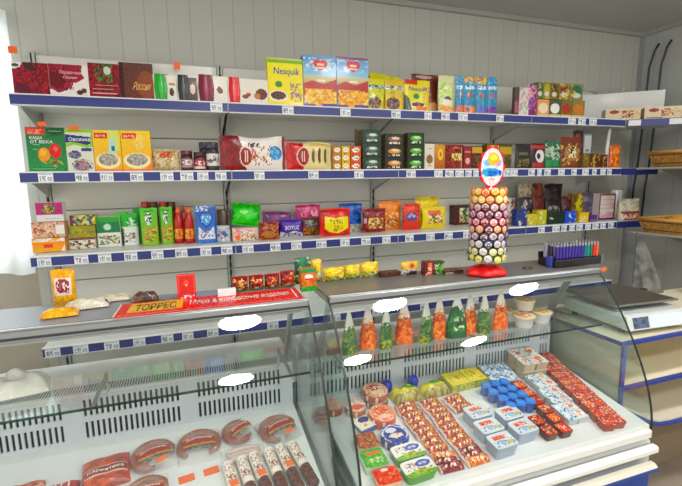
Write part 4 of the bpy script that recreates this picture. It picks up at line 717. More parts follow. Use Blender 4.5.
# right part of the third shelf
BAG('white_pouch', (503, 515.5, 198, 224), 3, 0.035, 'b8a8a0', [('n', 0, 0, 1, 1, 5, 7, .6, ['e0d4cc', '5a3a34', 'a03a34'], 3), ('e', .4, .45, .22, .16, 'd8cfc8')], 'white and red pouch just right of the lollipop stand', 'pouch', kind='d')
BAG('dark_pouch', (518, 533, 197, 215), 3, 0.03, '3a3438', [('n', 0, 0, 1, 1, 5, 6, .4, ['a8a4a0', '2a2428', '6a6468'], 3)], 'grey black tea pouch behind the navy packets', 'pouch', Y=2.62)
BAG('dark_pouch', (533.5, 545.5, 195, 213), 3, 0.03, '5a1e1c', [('n', 0, 0, 1, 1, 5, 6, .4, ['7a2a24', '3c1414'], 5)], 'dark red tea pouch between the two darker pouches', 'pouch', Y=2.62)
BAG('dark_pouch', (546, 562, 199, 218), 3, 0.03, '201c1e', [('n', .1, .3, .9, .7, 5, 3, .5, ['9a9490', '4a4448'], 4)], 'black tea pouch with grey print', 'pouch', Y=2.62)
BAG('dark_pouch', (562.5, 572, 196, 216), 3, 0.03, '4a242a', [('n', 0, 0, 1, 1, 4, 6, .4, ['6a3438', '2c161c', '8a5a4a'], 4)], 'dark plum tea pouch left of the yellow brown box', 'pouch', Y=2.62)
def tray_on(name, x0, x1, yt, yb, Y, base, art, label, cat): # a pack lying over the tops of the pouches behind
    a = atY(x0, yb, Y); b = atY(x1, yb, Y); zt = atY((x0+x1)/2, yt, Y).z
    m = bag_mesh(b.x-a.x, zt-a.z, 0.07, base, art, seed=int(x0)); return m.obj(name, None, ((a.x+b.x)/2, Y+0.035, a.z), None, label, cat)
def tall_bag(name, x0, x1, yt, base, art, label, Y, t=0.035): return BAG(name, (x0, x1, yt, 222), 3, t, base, art, label, 'bag', Y=Y)
tall_bag('nut_bag', 519, 532.5, 184, 'a89a80', [('n', 0, .6, 1, 1, 6, 5, .6, ['c8bca0', 'd8d0c0', '8a7c60'], 3), ('n', 0, 0, 1, .5, 4, 4, .3, ['3c2c28'], 3)], 'tall beige topped bag at the back of the dark tea pouches', 2.69)
tall_bag('brown_bag', 533, 543, 183, '7a3020', [('n', 0, .4, 1, 1, 4, 6, .5, ['a04a24', '5a1c18', 'b8602c'], 3)], 'tall red brown bag at the back of the third shelf', 2.69)
tall_bag('black_bag', 545, 563, 183.5, '241c1e', [('n', 0, .4, 1, 1, 5, 6, .35, ['4a3a38', '1a1416', '5a2c30'], 3)], 'tall black bag at the back of the third shelf', 2.69)
BOX('yellow_brown_box', (572.5, 583, 193.5, 212), 3, 0.05, '8a7034', [('n', 0, 0, 1, 1, 4, 6, .6, ['c8b82c', '5a4424', 'b88a3a'], 3)], 'yellow and brown box above the blue tin', 'box', Y=2.62)
BAG('grey_striped_bag', (583.5, 595, 192, 221.5), 3, 0.045, '5c5468', [('n', 0, 0, 1, 1, 3, 12, .5, ['7a7488', '4a4254', '8a6a4a'], 3)], 'grey violet striped bag right of the yellow brown box', 'bag', Y=2.62)
low = [('packet_box', 516.5, 527, 209.5, '2a3a7a', 'navy packet box right of the lollipop stand'), ('packet_box', 527.5, 536.5, 214, 'c8b84a', 'low pale yellow packet box'), ('packet_box', 537, 546.5, 210, 'b8b42a', 'yellow green packet box with a round print'), ('packet_box', 547, 564, 212, '1c2c20', 'low dark green packet box'), ('blue_tin', 565, 576, 211, '1f50c0', 'bright blue little box'), ('yellow_box', 579.5, 588.5, 212.5, 'e0c040', 'small bright yellow box')]
for nm, a, b, yt, c, lb in low:
    BOX(nm, (a, b, yt, 223.5), 3, 0.05, c, [('n', 0, 0, 1, 1, 4, 4, .35, [c, 'd8d4c0'], int(a)), ('r', 0, .85, 1, 1, c)], lb+' at the front of the third shelf', 'box', Y=2.50)
BOX('purple_packet', (590, 597, 215, 222), 3, 0.04, '5a3a74', [('r', 0, 0, 1, .4, '7a5a94')], 'little purple packet right of the bright yellow box', 'packet', Y=2.50)
BOX('packet_stack_box', (599, 615, 193.5, 219.5), 3, 0.06, 'd8c8c8', [('n', .08, .1, .92, .9, 1, 5, .5, ['e0b0b0', 'e8dcd8', 'd898a0'], 3), ('r', 0, 0, .07, 1, '5a3440'), ('r', .93, 0, 1, 1, '5a3440'), ('r', 0, .93, 1, 1, '8a4a3c'), ('r', 0, 0, 1, .08, '5a3460')]+[('r', .08, .25+.17*k, .92, .27+.17*k, 'a09098') for k in range(4)], 'box of stacked white and pink sachets', 'box', Y=2.56)
P = place((616.5, 626, 190, 220), 3, 2.55); m = M(); m.lathe([(P[3]/2, 0), (P[3]/2, P[4]*.4), (P[3]/2*.9, P[4]*.42), (P[3]/2*.92, P[4]*.95), (P[3]/2*.8, P[4])], 'd0d4d2', 'plastic', 20, art=[('n', 0, .1, 1, .9, 4, 6, .25, ['b8c0bc', 'e4e6e4'], 3)]); m.obj('cup_stack', None, (P[0], P[1]+P[3]/2, P[2]), None, 'stack of pale plastic cups near the corner of the third shelf', 'cups')
ang = -0.06; cd = Vector((math.cos(ang), math.sin(ang), 0)); cn = Vector((-cd.y, cd.x, 0)); p = cpt(0.19, 0.10, 0)
m = bag_mesh(0.20, 0.165, 0.09, 'd4cdb8', [('n', 0, .35, 1, 1, 6, 5, .45, ['e6e0cc', 'b8ae94', 'c4bca4'], 3), ('r', .05, .3, .95, .4, '9a2a28'), ('r', .1, .08, .9, .3, 'e0d4cc'), ('n', .1, 0, .9, .3, 8, 3, .5, ['c83a2c', 'e8a04a', '5a5a8a'], 5), ('r', .1, 0, .9, .06, 'c0302c')], kind='d', seed=5)
m.obj('marshmallow_bag', None, (XR+p[0]+0.01, SF+p[1]-0.02, Z3+0.002), (0, 0, ang), 'cream bag with red bands on the lower corner shelf', 'bag')
# ================================================================== goods: on the display case tops
TOPZ = 'c'
BAG('pasta_bag', (50, 75, 270, 309), TOPZ, 0.04, 'e8ac1c', [('n', 0, 0, 1, 1, 9, 9, .35, ['f2c038', 'd8941a'], 3), ('r', .16, .32, .86, .78, 'e8dcd0'), ('e', .5, .62, .3, .14, '8a2a3c'), ('r', .24, .4, .8, .52, '8a2a44'), ('n', .22, .36, .8, .74, 7, 5, .3, ['f0e4dc', 'b05a6a'], 5)], 'upright yellow pasta bag with a square white and claret label', 'pasta', kind='v', Y=1.60)
def flat_pack(name, px, py, w, d, h, base, art, label, cat, sh='c', rz=0.0, mat='film', seed=1, group=None):
    z = ZS[sh]; p = atZ(px, py, z+h*0.5); m = pillow_flat(w, d, h, base, art, mat, seed)
    return m.obj(name, None, (p.x, p.y, z), (0, 0, rz), label, cat, group)
def pillow_flat(w, d, h, base, art, mat='film', seed=1, texts=(), bump=0.12):
    rs = random.Random(seed); p1, p2 = rs.uniform(0, 6), rs.uniform(0, 6)
    def T(U, V): return np.clip(1-np.abs(2*U-1)**3.2, 0, 1)**0.55*np.clip(1-np.abs(2*V-1)**3.2, 0, 1)**0.55*(1+bump*np.sin(U*12+p1)*np.sin(V*10+p2))
    m = M(); nu, nv = cells(w, d); nu = max(nu, 14); nv = max(nv, 12)
    m.surf(lambda U, V: ((U-.5)*w, (V-.5)*d, h*0.12+h*0.88*T(U, V)), nu, nv, art, mat, base)
    m.surf(lambda U, V: ((U-.5)*w, (V-.5)*d, h*0.12*(1-np.clip(T(U, V)*3, 0, 1))), 10, 8, [], mat, base, flip=True)
    ft = lambda u, v: ((u-.5)*w, (v-.5)*d, h*0.12+h*0.88*T(u, v)+0.0015)
    for t in texts: m.text(t[0], ft, *t[1:5], t[5], mat)
    return m
flat_pack('pasta_bag', 60, 312, 0.10, 0.05, 0.025, 'e8ac1c', [('n', 0, 0, 1, 1, 9, 7, .4, ['f4c43c', 'd8941a'], 3)], 'yellow pasta bag lying flat in front of the upright one', 'pasta', rz=0.1)
flat_pack('napkin_pack', 87, 303, 0.13, 0.07, 0.028, 'd8d2be', [('n', 0, 0, 1, 1, 6, 5, .3, ['e8e4d4', 'c4bca4'], 3), ('e', .96, .4, .05, .2, '4a4434')], 'cream flat pack beside the yellow pasta bags', 'pack', rz=0.12)
flat_pack('napkin_pack', 113, 297, 0.11, 0.06, 0.02, 'd4cbb4', [('n', 0, 0, 1, 1, 6, 5, .3, ['e4dcc8', 'b8ae94'], 6)], 'pale beige flat pack left of the dark crumpled packet', 'pack', rz=0.1)
flat_pack('dried_fruit_bag', 145, 296, 0.085, 0.05, 0.03, '4a3428', [('n', 0, 0, 1, 1, 8, 6, .6, ['6a4c3a', '2c1c16', '8a6a5a', '5a2c28'], 3)], 'dark brown crumpled packet behind the red sign', 'packet', rz=0.1)
BOX('gum_display', (177, 196, 275, 303), TOPZ, 0.03, 'c81e22', [('e', .5, .7, .12, .1, 'e85a4a'), ('p', [(.5, .55), (.6, .62), (.4, .62)], 'f0d050'), ('n', .1, .04, .9, .24, 7, 3, .55, ['f0d8d0', 'a01418'], 3), ('r', 0, .96, 1, 1, 'e86a60'), ('r', .04, .3, .08, .92, 'e85a50'), ('r', .92, .3, .96, .92, 'e85a50')], 'small upright red cardboard display behind the red sign', 'display', Y=1.52, rx=-0.1)
BOX('price_card', (218, 236, 289, 298), TOPZ, 0.02, 'eceef0', [], 'small blank white card behind the red sign', 'card', Y=1.50)
for i, (a, b, yt) in enumerate(((232, 249, 277.5), (249.5, 265, 276), (265.5, 281, 274.5), (281.5, 297, 271.5))):
    BAG('noodle_pack', (a, b, yt, 293-i*0.9), TOPZ, 0.05, '8a1c18', [('r', 0, 0, 1, .15, 'b8903a'), ('e', .5, .45, .34, .3, 'b82a1c'), ('n', .05, .05, .95, .9, 6, 6, .4, ['c89a3c', '6a1410', 'd8b868', '7a241a'], i+3), ('r', .35, .12, .6, .3, 'e8dcc0')], 'dark red and gold noodle pack, %s of four in a row' % ('leftmost', 'second from left', 'third from left', 'rightmost')[i], 'noodles', 'noodle packs on the left case', Y=1.565)
BAG('seasoning_bag', (296, 313, 258, 288), TOPZ, 0.03, '1a5a38', [('n', 0, .3, 1, 1, 5, 5, .5, ['2a7a48', '14462c', 'a8c8b0'], 3), ('n', 0, 0, 1, .3, 5, 3, .5, ['c8a03c', '2a6a3c'], 4)], 'dark green seasoning bag behind the carrot pack', 'bag', Y=1.60, ry=-0.05)
BOX('carrot_pack', (301.5, 316.5, 268.5, 298), TOPZ, 0.03, 'c86a2c', [('r', 0, .82, 1, 1, '2f8a4a'), ('e', .5, .62, .3, .14, 'e8dcd0'), ('r', .2, .5, .8, .58, 'c83a24'), ('n', 0, .25, 1, .5, 6, 4, .6, ['e8843c', 'b84a20', '8a5a2c'], 3), ('r', 0, 0, 1, .22, '3aa03a'), ('n', 0, .0, 1, .2, 4, 3, .4, ['2a8a2c'], 3)], 'narrow orange and green carrot soup carton at the edge of the left case', 'carton', Y=1.49)
BAG('yellow_green_bag', (312, 323, 259.5, 287), TOPZ, 0.03, 'd8b41c', [('n', 0, .4, 1, 1, 4, 5, .35, ['e8cc3c', 'b8941a'], 3), ('n', 0, 0, 1, .45, 4, 4, .6, ['3a4a24', 'e8e0c0', '2a2c1c'], 4)], 'tall yellow bag with black lower half', 'bag', Y=1.62)
yb_ = [('n', 0, .35, 1, 1, 6, 5, .35, ['f0d83a', 'c8a41a', 'd8982a'], 3), ('n', 0, 0, 1, .4, 7, 3, .5, ['2a6a4c', 'e8e8c8', '8ab83c'], 5)]
for i, (a, b, yt, yb, Yy) in enumerate(((324, 346, 268, 286, 1.60), (345.5, 361.5, 265.5, 283, 1.61), (362, 380, 262.5, 281, 1.61))):
    BAG('bouillon_bag', (a, b, yt, yb), TOPZ, 0.035, 'dcc024', yb_, 'yellow spice bag with a green foot, %s of three in a row' % ('left', 'middle', 'right')[i], 'bag', 'yellow spice bags between the cases', Y=Yy)
BOX('chocolate_bar_tray', (381, 402, 272.5, 281), TOPZ, 0.05, '4a281c', [('n', 0, 0, 1, 1, 10, 3, .45, ['6a3c2c', '2c1610'], 3)], 'low dark brown tray left of the flower bag', 'tray', Y=1.60)
BAG('flower_bag', (402.5, 420, 262, 281), TOPZ, 0.03, 'c8c0b8', [('r', 0, .45, 1, 1, 'd8b040'), ('e', .55, .72, .2, .2, 'c86a1c'), ('e', .55, .72, .08, .08, '6a2c14'), ('p', [(.2, 0), (.5, .35), (.85, .3), (.95, 0)], '4a2424'), ('n', 0, 0, .3, .4, 2, 3, .5, ['f0ece8', '4a6a6a'], 3)], 'small bag with a big orange flower picture', 'bag', Y=1.58)
BOX('spice_carton', (425, 434, 261.5, 279.5), TOPZ, 0.035, '6a2420', [('r', .35, 0, .8, .9, 'd87a5a'), ('n', 0, 0, 1, .6, 3, 5, .5, ['a83a3c', 'e8c8b8'], 3)], 'small red carton with a salmon stripe', 'carton', Y=1.56)
BOX('spice_carton', (434.5, 444, 261.5, 279), TOPZ, 0.035, '34482c', [('n', 0, 0, 1, .8, 4, 6, .6, ['5a9a3c', 'b8c8a0', '24301c'], 3)], 'small dark green carton beside the salmon striped one', 'carton', Y=1.56)
BOX('chocolate_bar_tray', (445, 463, 270.5, 278.5), TOPZ, 0.06, '5a3424', [('n', 0, 0, .5, .6, 4, 3, .6, ['c8b89a', '8a9a6a'], 3), ('n', 0, .5, 1, 1, 8, 2, .4, ['3c2018'], 3)], 'low brown tray left of the lollipop stand', 'tray', Y=1.54, rz=-0.05)
flat_pack('pen_packet', 528, 267.5, 0.05, 0.02, 0.008, '3a2c28', [], 'thin dark packet lying between the lollipops and the lighters', 'packet')
# red promotional sign on the front edge of the left case
A_, B_, C_, D_ = atZ(113, 315.5, 1.212), atZ(304, 298.5, 1.212), atZ(298, 290.5, 1.212), atZ(121, 304.5, 1.212)
D_.y = max(D_.y, 1.44); C_.y = D_.y; A_.y = B_.y = 1.378
m = M(); th = 0.003; zt_ = lambda p, dz=0: (p.x, p.y, 1.209+dz)
m.add([zt_(p) for p in (A_, B_, C_, D_)]+[zt_(p, th) for p in (A_, B_, C_, D_)], [(3,2,1,0), (4,5,6,7), (0,1,5,4), (1,2,6,5), (2,3,7,6), (3,0,4,7)], 'd42a2e', 'gloss_carton')
def sg(U, V, dz=0.0003):
    lo = A_.lerp(B_, 0); x0_ = A_.x*(1-V)+D_.x*V; x1_ = B_.x*(1-V)+C_.x*V; return (x0_+(x1_-x0_)*U, A_.y*(1-V)+D_.y*V, 1.209+th+dz+0*U)
m.surf(sg, 120, 14, [('r', .055, .18, .33, .9, 'e8b04a'), ('r', .0, .0, .008, 1, 'f0e8e4'), ('r', .965, .05, .975, .95, 'f0e0dc'), ('r', .02, .0, .96, .05, 'e86a64')], 'gloss_carton', 'd42a2e', smooth=False)
m.text('ТОРРЕС', lambda u, v: sg(u, v, 0.0008), .09, .28, .30, .80, '3a1a14', 'gloss_carton'); m.text('Мясо & колбасные изделия', lambda u, v: sg(u, v, 0.0008), .37, .30, .94, .78, 'f4dcd4', 'gloss_carton')
m.obj('promotion_sign', None, (0, 0, 0), None, 'long flat red sign with a yellow panel lying on the left case front', 'sign')
# ---------------------------------------------------------------- lollipop stand and its lollipops
LP = atZ(486, 274.5, 1.2); LP.z = 1.2; LR = 0.068
ls = empty('lollipop_stand', (LP.x, LP.y, 1.2015), 'red based lollipop tower stand with a bright flower shaped header', 'stand')
m = M(); n = 60; V = []
ring = []
for (rr, zz) in ((0.078, 0), (0.086, 0.006), (0.080, 0.020), (0.055, 0.034), (0.03, 0.042), (0.012, 0.046)):
    for k in range(n): t = 2*PI*k/n; s_ = rr*(1+0.10*math.cos(6*t)*min(1, rr/0.08)); V.append((s_*math.cos(t), s_*math.sin(t)*0.85, zz))
Fc = [(i*n+k, i*n+(k+1) % n, (i+1)*n+(k+1) % n, (i+1)*n+k) for i in range(5) for k in range(n)]+[tuple(range(n))[::-1], tuple(range(5*n, 6*n))]
m.add(V, Fc, 'e0141a', 'plastic', True); m.obj('base', ls, label='red petal shaped base')
m = M(); m.tube([(0, 0, 0.044), (0, 0, 0.40)], 0.012, 'e8e4e0', 'plastic', 12); m.obj('pole', ls)
for k in range(9):
    t = 2*PI*k/9; m = M(); m.tube([(0.018*math.cos(t), 0.018*math.sin(t), 0.045), (0.03*math.cos(t), 0.03*math.sin(t), 0.075)], 0.0022, 'f0ecec', 'plastic', 6); m.obj('lower_stick', ls)
RW = []; ztop = atY(487, 192, LP.y).z-1.2; zbot = atY(487, 256.5, LP.y).z-1.2
for k in range(10): RW.append(ztop+(zbot-ztop)*k/9)
for k in range(10):
    m = M(); m.lathe([(0.013, RW[k]-0.006), (0.034, RW[k]-0.004), (0.034, RW[k]+0.004), (0.013, RW[k]+0.006)], 'c81a20' if k == 0 else 'd8d4d0', 'plastic', 20); m.obj('holder_ring', ls)
hz0, hz1 = atY(490, 189, LP.y).z-1.2, atY(490, 146, LP.y).z-1.2; hw = (atY(503.5, 165, LP.y).x-atY(478, 165, LP.y).x)/2; hc = (hz0+hz1)/2; hh = (hz1-hz0)/2
m = M(); N = 48; out = []
for k in range(N): t = 2*PI*k/N; s_ = 1+0.09*math.cos(10*t); out.append((hw*0.97*s_*math.cos(t), hc+hh*0.97*s_*math.sin(t)))
m.add([(x, -0.012, z) for x, z in out]+[(x, -0.009, z) for x, z in out], [tuple(range(N)), tuple(range(2*N-1, N-1, -1))]+[(k, k+N, (k+1) % N+N, (k+1) % N) for k in range(N)], 'd0202c', 'gloss_carton')
hs = lambda U, V: (hw*0.86*(2*U-1)*np.sqrt(np.clip(1-(2*V-1)**2, 0.001, 1)), -0.0125+0*U, hc+hh*0.88*(2*V-1))
m.surf(hs, 26, 40, [('n', 0, 0, 1, 1, 9, 12, .5, ['f0b8b8', 'e8e8f0', 'f4d8dc', '8ac0e0'], 5), ('e', .3, .62, .18, .1, '6ab0d8'), ('e', .78, .62, .15, .1, 'a88ac8'), ('e', .56, .72, .3, .17, 'f2b02a'), ('e', .56, .76, .18, .09, 'f8d860'), ('e', .45, .36, .44, .12, '2a9ac8'), ('n', .3, .28, .95, .42, 6, 2, .75, ['1c3aa0', '2a6ac8'], 6), ('e', .5, .16, .4, .1, 'f0e8e0'), ('n', .3, .08, .7, .22, 4, 3, .4, ['c83a3a'], 2)], 'gloss_carton', 'ecd0d4', smooth=False)
m.obj('header', ls, label='flower shaped header card printed in red, blue and orange')
m = M(); m.tube([(0, 0, RW[0]+0.01), (0, -0.008, hz0+0.02)], 0.006, 'd0202c', 'plastic', 8); m.obj('header_stem', ls)
rowc = [('e8c84a', 'e0742c'), ('ecd27a', 'd88a3a'), ('c89aa0', '8a4a5a'), ('b87a94', '6a3a54'), ('d8949c', '9a3a4a'), ('e89a5c', '7a3a44'), ('b09aa8', '5a4a5c'), ('c8c0c0', '4a4a70'), ('d8d48a', '5a5a4a'), ('e0d83a', '4a6a4a')]
rown = ['top', 'second from top', 'third from top', 'fourth from top', 'fifth from top', 'fifth from bottom', 'fourth from bottom', 'third from bottom', 'second from bottom', 'bottom']
protos = {}
for k in range(10):
    for q in range(13):
        v = (k, q % 3)
        if v not in protos:
            m = M(); c1, c2 = rowc[k]; cc = (c1, c1, c2)[q % 3] if k < 8 else (c1, c1, 'd8d8d0')[q % 3]
            m.lathe([(0.006, 0.0), (0.013, 0.004), (0.0165, 0.011), (0.0165, 0.016), (0.0150, 0.021)], c2, 'film', 12)
            fn = lambda U, V: (0.0150*(2*U-1)*np.sqrt(np.clip(1-(2*V-1)**2, 0.0004, 1)), 0.0150*(2*V-1), 0.0213+0.0025*np.clip(1-(2*U-1)**2*0.6-(2*V-1)**2, 0, 1))
            m.surf(fn, 12, 12, [('ring', .5, .5, .5, .5, .72, cc), ('e', .5, .5, .4, .42, 'e4d8cc'), ('e', .5, .44, .36, .3, cc), ('n', .2, .38, .8, .62, 4, 2, .7, ['f4f0ec', c2], k*3+q), ], 'film', cc)
            m.tube([(0, 0, -0.028), (0, 0, 0.002)], 0.0022, 'f4f4f4', 'plastic', 6); protos[v] = m.mesh('lollipop')
        t = 2*PI*(q+0.5*(k % 2))/13; o = bpy.data.objects.new('lollipop', protos[v]); col.objects.link(o)
        d = Vector((math.cos(t), math.sin(t), 0)); e_ = .049+.0008*k+.004*math.sin(k*7+q*5); o.location = (LP.x+e_*d.x, LP.y+e_*d.y, 1.2015+RW[k]+.002*math.sin(q*3+k)); o.rotation_euler = d.to_track_quat('Z', 'Y').to_euler()
        tag(o, 'round wrapped lollipop in the %s row of the lollipop stand' % rown[k], 'lollipop', 'lollipops in the %s row' % rown[k])
# ---------------------------------------------------------------- lighters in their display tray
LA, LB = atZ(560, 269.5, 1.2), atZ(601, 268, 1.2); ly = 1.46; lx0 = atY(558, 262, ly).x; lx1 = atY(600, 262, ly).x
m = M(); wv = lx1-lx0; m.box(-0.008, wv+0.008, 0, 0.11, 0, 0.035, '1c1a1e', 'plastic', 0.003); m.box(-0.008, wv+0.008, 0.10, 0.11, 0.035, 0.06, '1c1a1e', 'plastic')
m.box(wv+0.009, wv+0.02, 0.0, 0.10, 0.0, 0.045, '6a6a70', 'plastic', .002); m.box(-0.02, -0.009, 0.02, 0.05, 0, 0.05, '3a4aa0', 'plastic', .002)
m.obj('lighter_tray', None, (lx0, ly, 1.2015), None, 'black tray holding rows of gas lighters at the right end', 'tray')
lc = ['3a2a8a']*9+['1f6a7a', '2a8a7a', '1f6a5a', 'd83a2c', 'd8642c']
lm = {}
for r_ in range(3):
    for k in range(14):
        c = lc[k] if r_ == 0 else ('4a3a8a', '2a2a3a', 'a8a0b0')[(k+r_) % 3] if k < 9 else ('6a2a5a', '2a2a2e', 'c83a3a')[(k+r_) % 3]
        if c not in lm:
            m = M(); m.box(-0.0065, 0.0065, -0.009, 0.009, 0, 0.055, c, 'plastic', 0.003); m.box(-0.005, 0.005, -0.008, 0.008, 0.055, 0.066, 'c8c8cc', 'metal', 0.001); m.tube([(-0.004, -0.003, 0.067), (0.004, -0.003, 0.067)], 0.004, '8a8a8c', 'metal', 8); lm[c] = m.mesh('lighter')
        o = bpy.data.objects.new('lighter', lm[c]); col.objects.link(o); o.location = (lx0+0.008+k*(wv-0.016)/13, ly+0.018+0.032*r_, 1.2015+0.036)
        hue = {'3a2a8a': 'purple', '1f6a7a': 'teal', '2a8a7a': 'light teal', '1f6a5a': 'dark green', 'd83a2c': 'red', 'd8642c': 'orange', '4a3a8a': 'violet', '2a2a3a': 'dark navy', 'a8a0b0': 'grey lilac', '6a2a5a': 'plum', '2a2a2e': 'black', 'c83a3a': 'crimson'}[c]
        tag(o, '%s gas lighter in the %s row of the black lighter tray' % (hue, ('front', 'middle', 'back')[r_]), 'lighter', '%s lighters, %s row' % (hue, ('front', 'middle', 'back')[r_]))
# ================================================================== goods: inside the display cases
SL = math.atan(0.16)
def ondeck(o, X, Y, rz=0.0, dz=0.0015, extra=None):
    R = Matrix.Rotation(SL, 3, 'X') @ Matrix.Rotation(rz, 3, 'Z')
    if extra: R = R @ extra
    o.location = (X, Y, deckz(Y)+dz); o.rotation_euler = R.to_euler(); return o
def lid_disc(m, r, z, base, art, n=26, mat='gloss_carton', sy=1.0):
    m.surf(lambda U, V: (r*(2*U-1)*np.sqrt(np.clip(1-(2*V-1)**2*0.9999, 0.0001, 1)), sy*r*(2*V-1), z+0*U), n, n, art, mat, base, smooth=False)
def round_cheese(X, Y, r, h, side, lid, art, label, rz=0, dz=0.0015):
    m = M(); m.lathe([(r*.96, 0), (r, .003), (r, h-.004), (r*.97, h)], side, 'gloss_carton', 32, art=[('n', 0, .2, 1, .8, 14, 3, .4, ['e8e0d4', side], 3)])
    lid_disc(m, r*.97, h+.0006, lid, art); o = m.obj('cheese_round', None, None, None, label, 'cheese', None); return ondeck(o, X, Y, rz, dz)
cring = lambda c1, c2, sd: [('n', 0, 0, 1, 1, 13, 13, .35, [c1, c2], sd)]
round_cheese(.676, 1.53, .052, .03, 'a85a34', 'd8b098', cring('c86a4a', 'e8dcd0', 3)+[('e', .45, .64, .3, .2, 'b8482c'), ('n', .2, .5, .75, .72, 7, 3, .5, ['f0e0d8', '8a2a1c'], 5), ('e', .55, .32, .28, .16, 'e8c8a0')], 'round cheese box with a brown red oval, back of the left cheese column', dz=.0325)
round_cheese(.678, 1.528, .051, .03, '7a4a3c', 'c8a088', [], 'round cheese box underneath the brown red one at the back')
round_cheese(.656, 1.420, .053, .04, 'd8582c', 'e8906a', cring('e8643a', 'f4dcd0', 7)+[('ring', .5, .5, .5, .5, .78, 'e8a890'), ('e', .5, .62, .3, .22, 'e06a24'), ('n', .25, .25, .75, .75, 7, 6, .5, ['f2d8c0', 'd84a20', 'f0a05a'], 4), ('e', .5, .3, .26, .12, 'f2c8b0')], 'large orange round cheese box in front of the brown red one')
round_cheese(.654, 1.308, .052, .034, '24307e', '3a4a94', [('ring', .5, .5, .5, .5, .74, 'd8d8e4'), ('n', 0, 0, 1, 1, 15, 15, .25, ['24307e', 'e8e8f0'], 3), ('e', .5, .5, .4, .4, '2a3688'), ('e', .42, .72, .24, .13, 'dcdce8'), ('p', [(.2, .42), (.4, .55), (.75, .5), (.8, .36), (.45, .28)], 'e8dcc8'), ('p', [(.5, .5), (.66, .54), (.6, .4)], 'd8602c'), ('r', .1, .05, .9, .24, '2a3a98')], 'round navy cheese box with a white wedge of cheese on its lid')
round_cheese(.578, 1.502, .042, .03, 'c8703c', 'd8c8b8', cring('a83a3c', 'e8dcd4', 9)+[('e', .5, .35, .36, .2, 'd85a2c')], 'round white and orange cheese box between the side glass and the brown red one')
round_cheese(.494, 1.530, .038, .032, 'b0604a', 'd0a090', cring('c86a5a', 'e8d8c8', 12), 'round pinkish cheese box tucked into the back left corner of the right case')
def tub(name, X, Y, w, d, h, side, lid, art, label, cat='tub', rz=0, rnd=0.22, dz=0.0015, taper=.86, group=None, lidh=.004):
    N = 32; V = []
    def ringp(sx, sy, z): 
        out = []
        for k in range(N):
            t = 2*PI*k/N; c, s_ = math.cos(t), math.sin(t); e = 2/(2+10*(1-rnd*2)) if rnd < .5 else 1.0
            out.append((sx/2*math.copysign(abs(c)**e, c), sy/2*math.copysign(abs(s_)**e, s_), z))
        return out
    V = ringp(w*taper, d*taper, 0)+ringp(w*.96, d*.96, h-lidh)+ringp(w, d, h-lidh)+ringp(w, d, h)
    m = M(); m.add(V, [tuple(range(N))[::-1]]+[(i*N+k, i*N+(k+1) % N, (i+1)*N+(k+1) % N, (i+1)*N+k) for i in range(3) for k in range(N)]+[tuple(range(3*N, 4*N))], side, 'plastic', False)
    def ft(U, Vv):
        a, b = 2*U-1, 2*Vv-1; mx = 0.985
        if rnd >= .5: return (w/2*mx*a*np.sqrt(np.clip(1-b*b*.999, .001, 1)), d/2*mx*b, h+.0006+0*U)
        e = 2+10*(1-rnd*2); lim = np.clip(1-np.abs(b)**e, .02, 1)**(1/e); return (w/2*mx*a*lim, d/2*mx*b, h+.0006+0*U)
    nu, nv = cells(w*1.3, d*1.3); m.surf(ft, nu, nv, art, 'gloss_carton', lid, smooth=False)
    o = m.obj(name, None, None, None, label, cat, group); return ondeck(o, X, Y, rz, dz)
tub('cheese_tub', .575, 1.405, .070, .075, .022, '2a3a8a', 'e0dcc8', [('e', .62, .75, .34, .22, '24246e'), ('p', [(.05, .35), (.5, .6), (.95, .35), (.6, .1)], 'e8e0c8'), ('p', [(.3, .3), (.5, .5), (.6, .28)], 'e08a3c'), ('r', 0, 0, 1, .1, '3a4a9a')], 'small square cheese pack with a navy blot and a yellow wedge', 'cheese', rz=.25, rnd=.05)
tub('spread_tub', .545, 1.312, .082, .076, .03, 'c8b8a0', '8a4424', [('n', 0, 0, 1, 1, 8, 7, .5, ['b8602c', '6a2c18', 'c8884a'], 3), ('ring', .5, .5, .75, .75, .86, 'd8c8b0')], 'square tub with a brown roasted food picture, behind the green tub', 'tub', rnd=.08)
tub('spread_tub', .537, 1.230, .085, .080, .03, 'd8e0c8', '4aa030', [('n', 0, 0, 1, 1, 7, 7, .3, ['5ab83c', '3a8a28', '7ac05a'], 3), ('r', .25, .68, .85, .84, 'd8702c'), ('n', .25, .2, .85, .5, 5, 3, .6, ['c8dca0', '8ac060'], 4)], 'bright green square spread tub in the left column', 'tub', rnd=.08)
tub('spread_tub', .548, 1.150, .085, .068, .03, 'e8c8b0', 'd8442a', [('n', 0, 0, 1, 1, 7, 6, .3, ['e85a34', 'c83420', 'f08a5a'], 3), ('e', .5, .85, .16, .1, 'e8dcc8')], 'orange red square spread tub nearest the customer', 'tub', rnd=.08)
for i, (y, lb) in enumerate(((1.222, 'farther'), (1.148, 'nearer'))):
    tub('processed_cheese_tub', .662, y, .118, .070, .034, '5a9a3c', 'ecebe4', [('p', [(0, 0), (0, .25), (.4, .35), (1, .2), (1, 0)], '7ab04a'), ('n', .1, .1, .95, .4, 9, 4, .4, ['a8c860', 'e8a04a', '4a7a34'], 3), ('n', .12, .4, .5, .85, 6, 5, .5, ['c8784a', 'e8e0d8', '6a4a44', 'a8a8c0'], i+4), ('e', .68, .66, .24, .2, '3a4a9c'), ('e', .68, .66, .19, .15, '5a6ab8'), ('n', .55, .6, .8, .72, 5, 1, .7, ['c8d0e8'], 5)], 'oval white tub with a blue oval and green edge, the %s one' % lb, 'tub', rz=.06, rnd=.3, group='two oval white tubs')
def loaf(X, Y, w, d, h, label, art, cap):
    m = pillow_flat(w, d, h, 'e2d428', art, seed=int(X*100)); o = m.obj('butter_pack', None, None, None, label, 'butter'); ondeck(o, X, Y, .06); return o
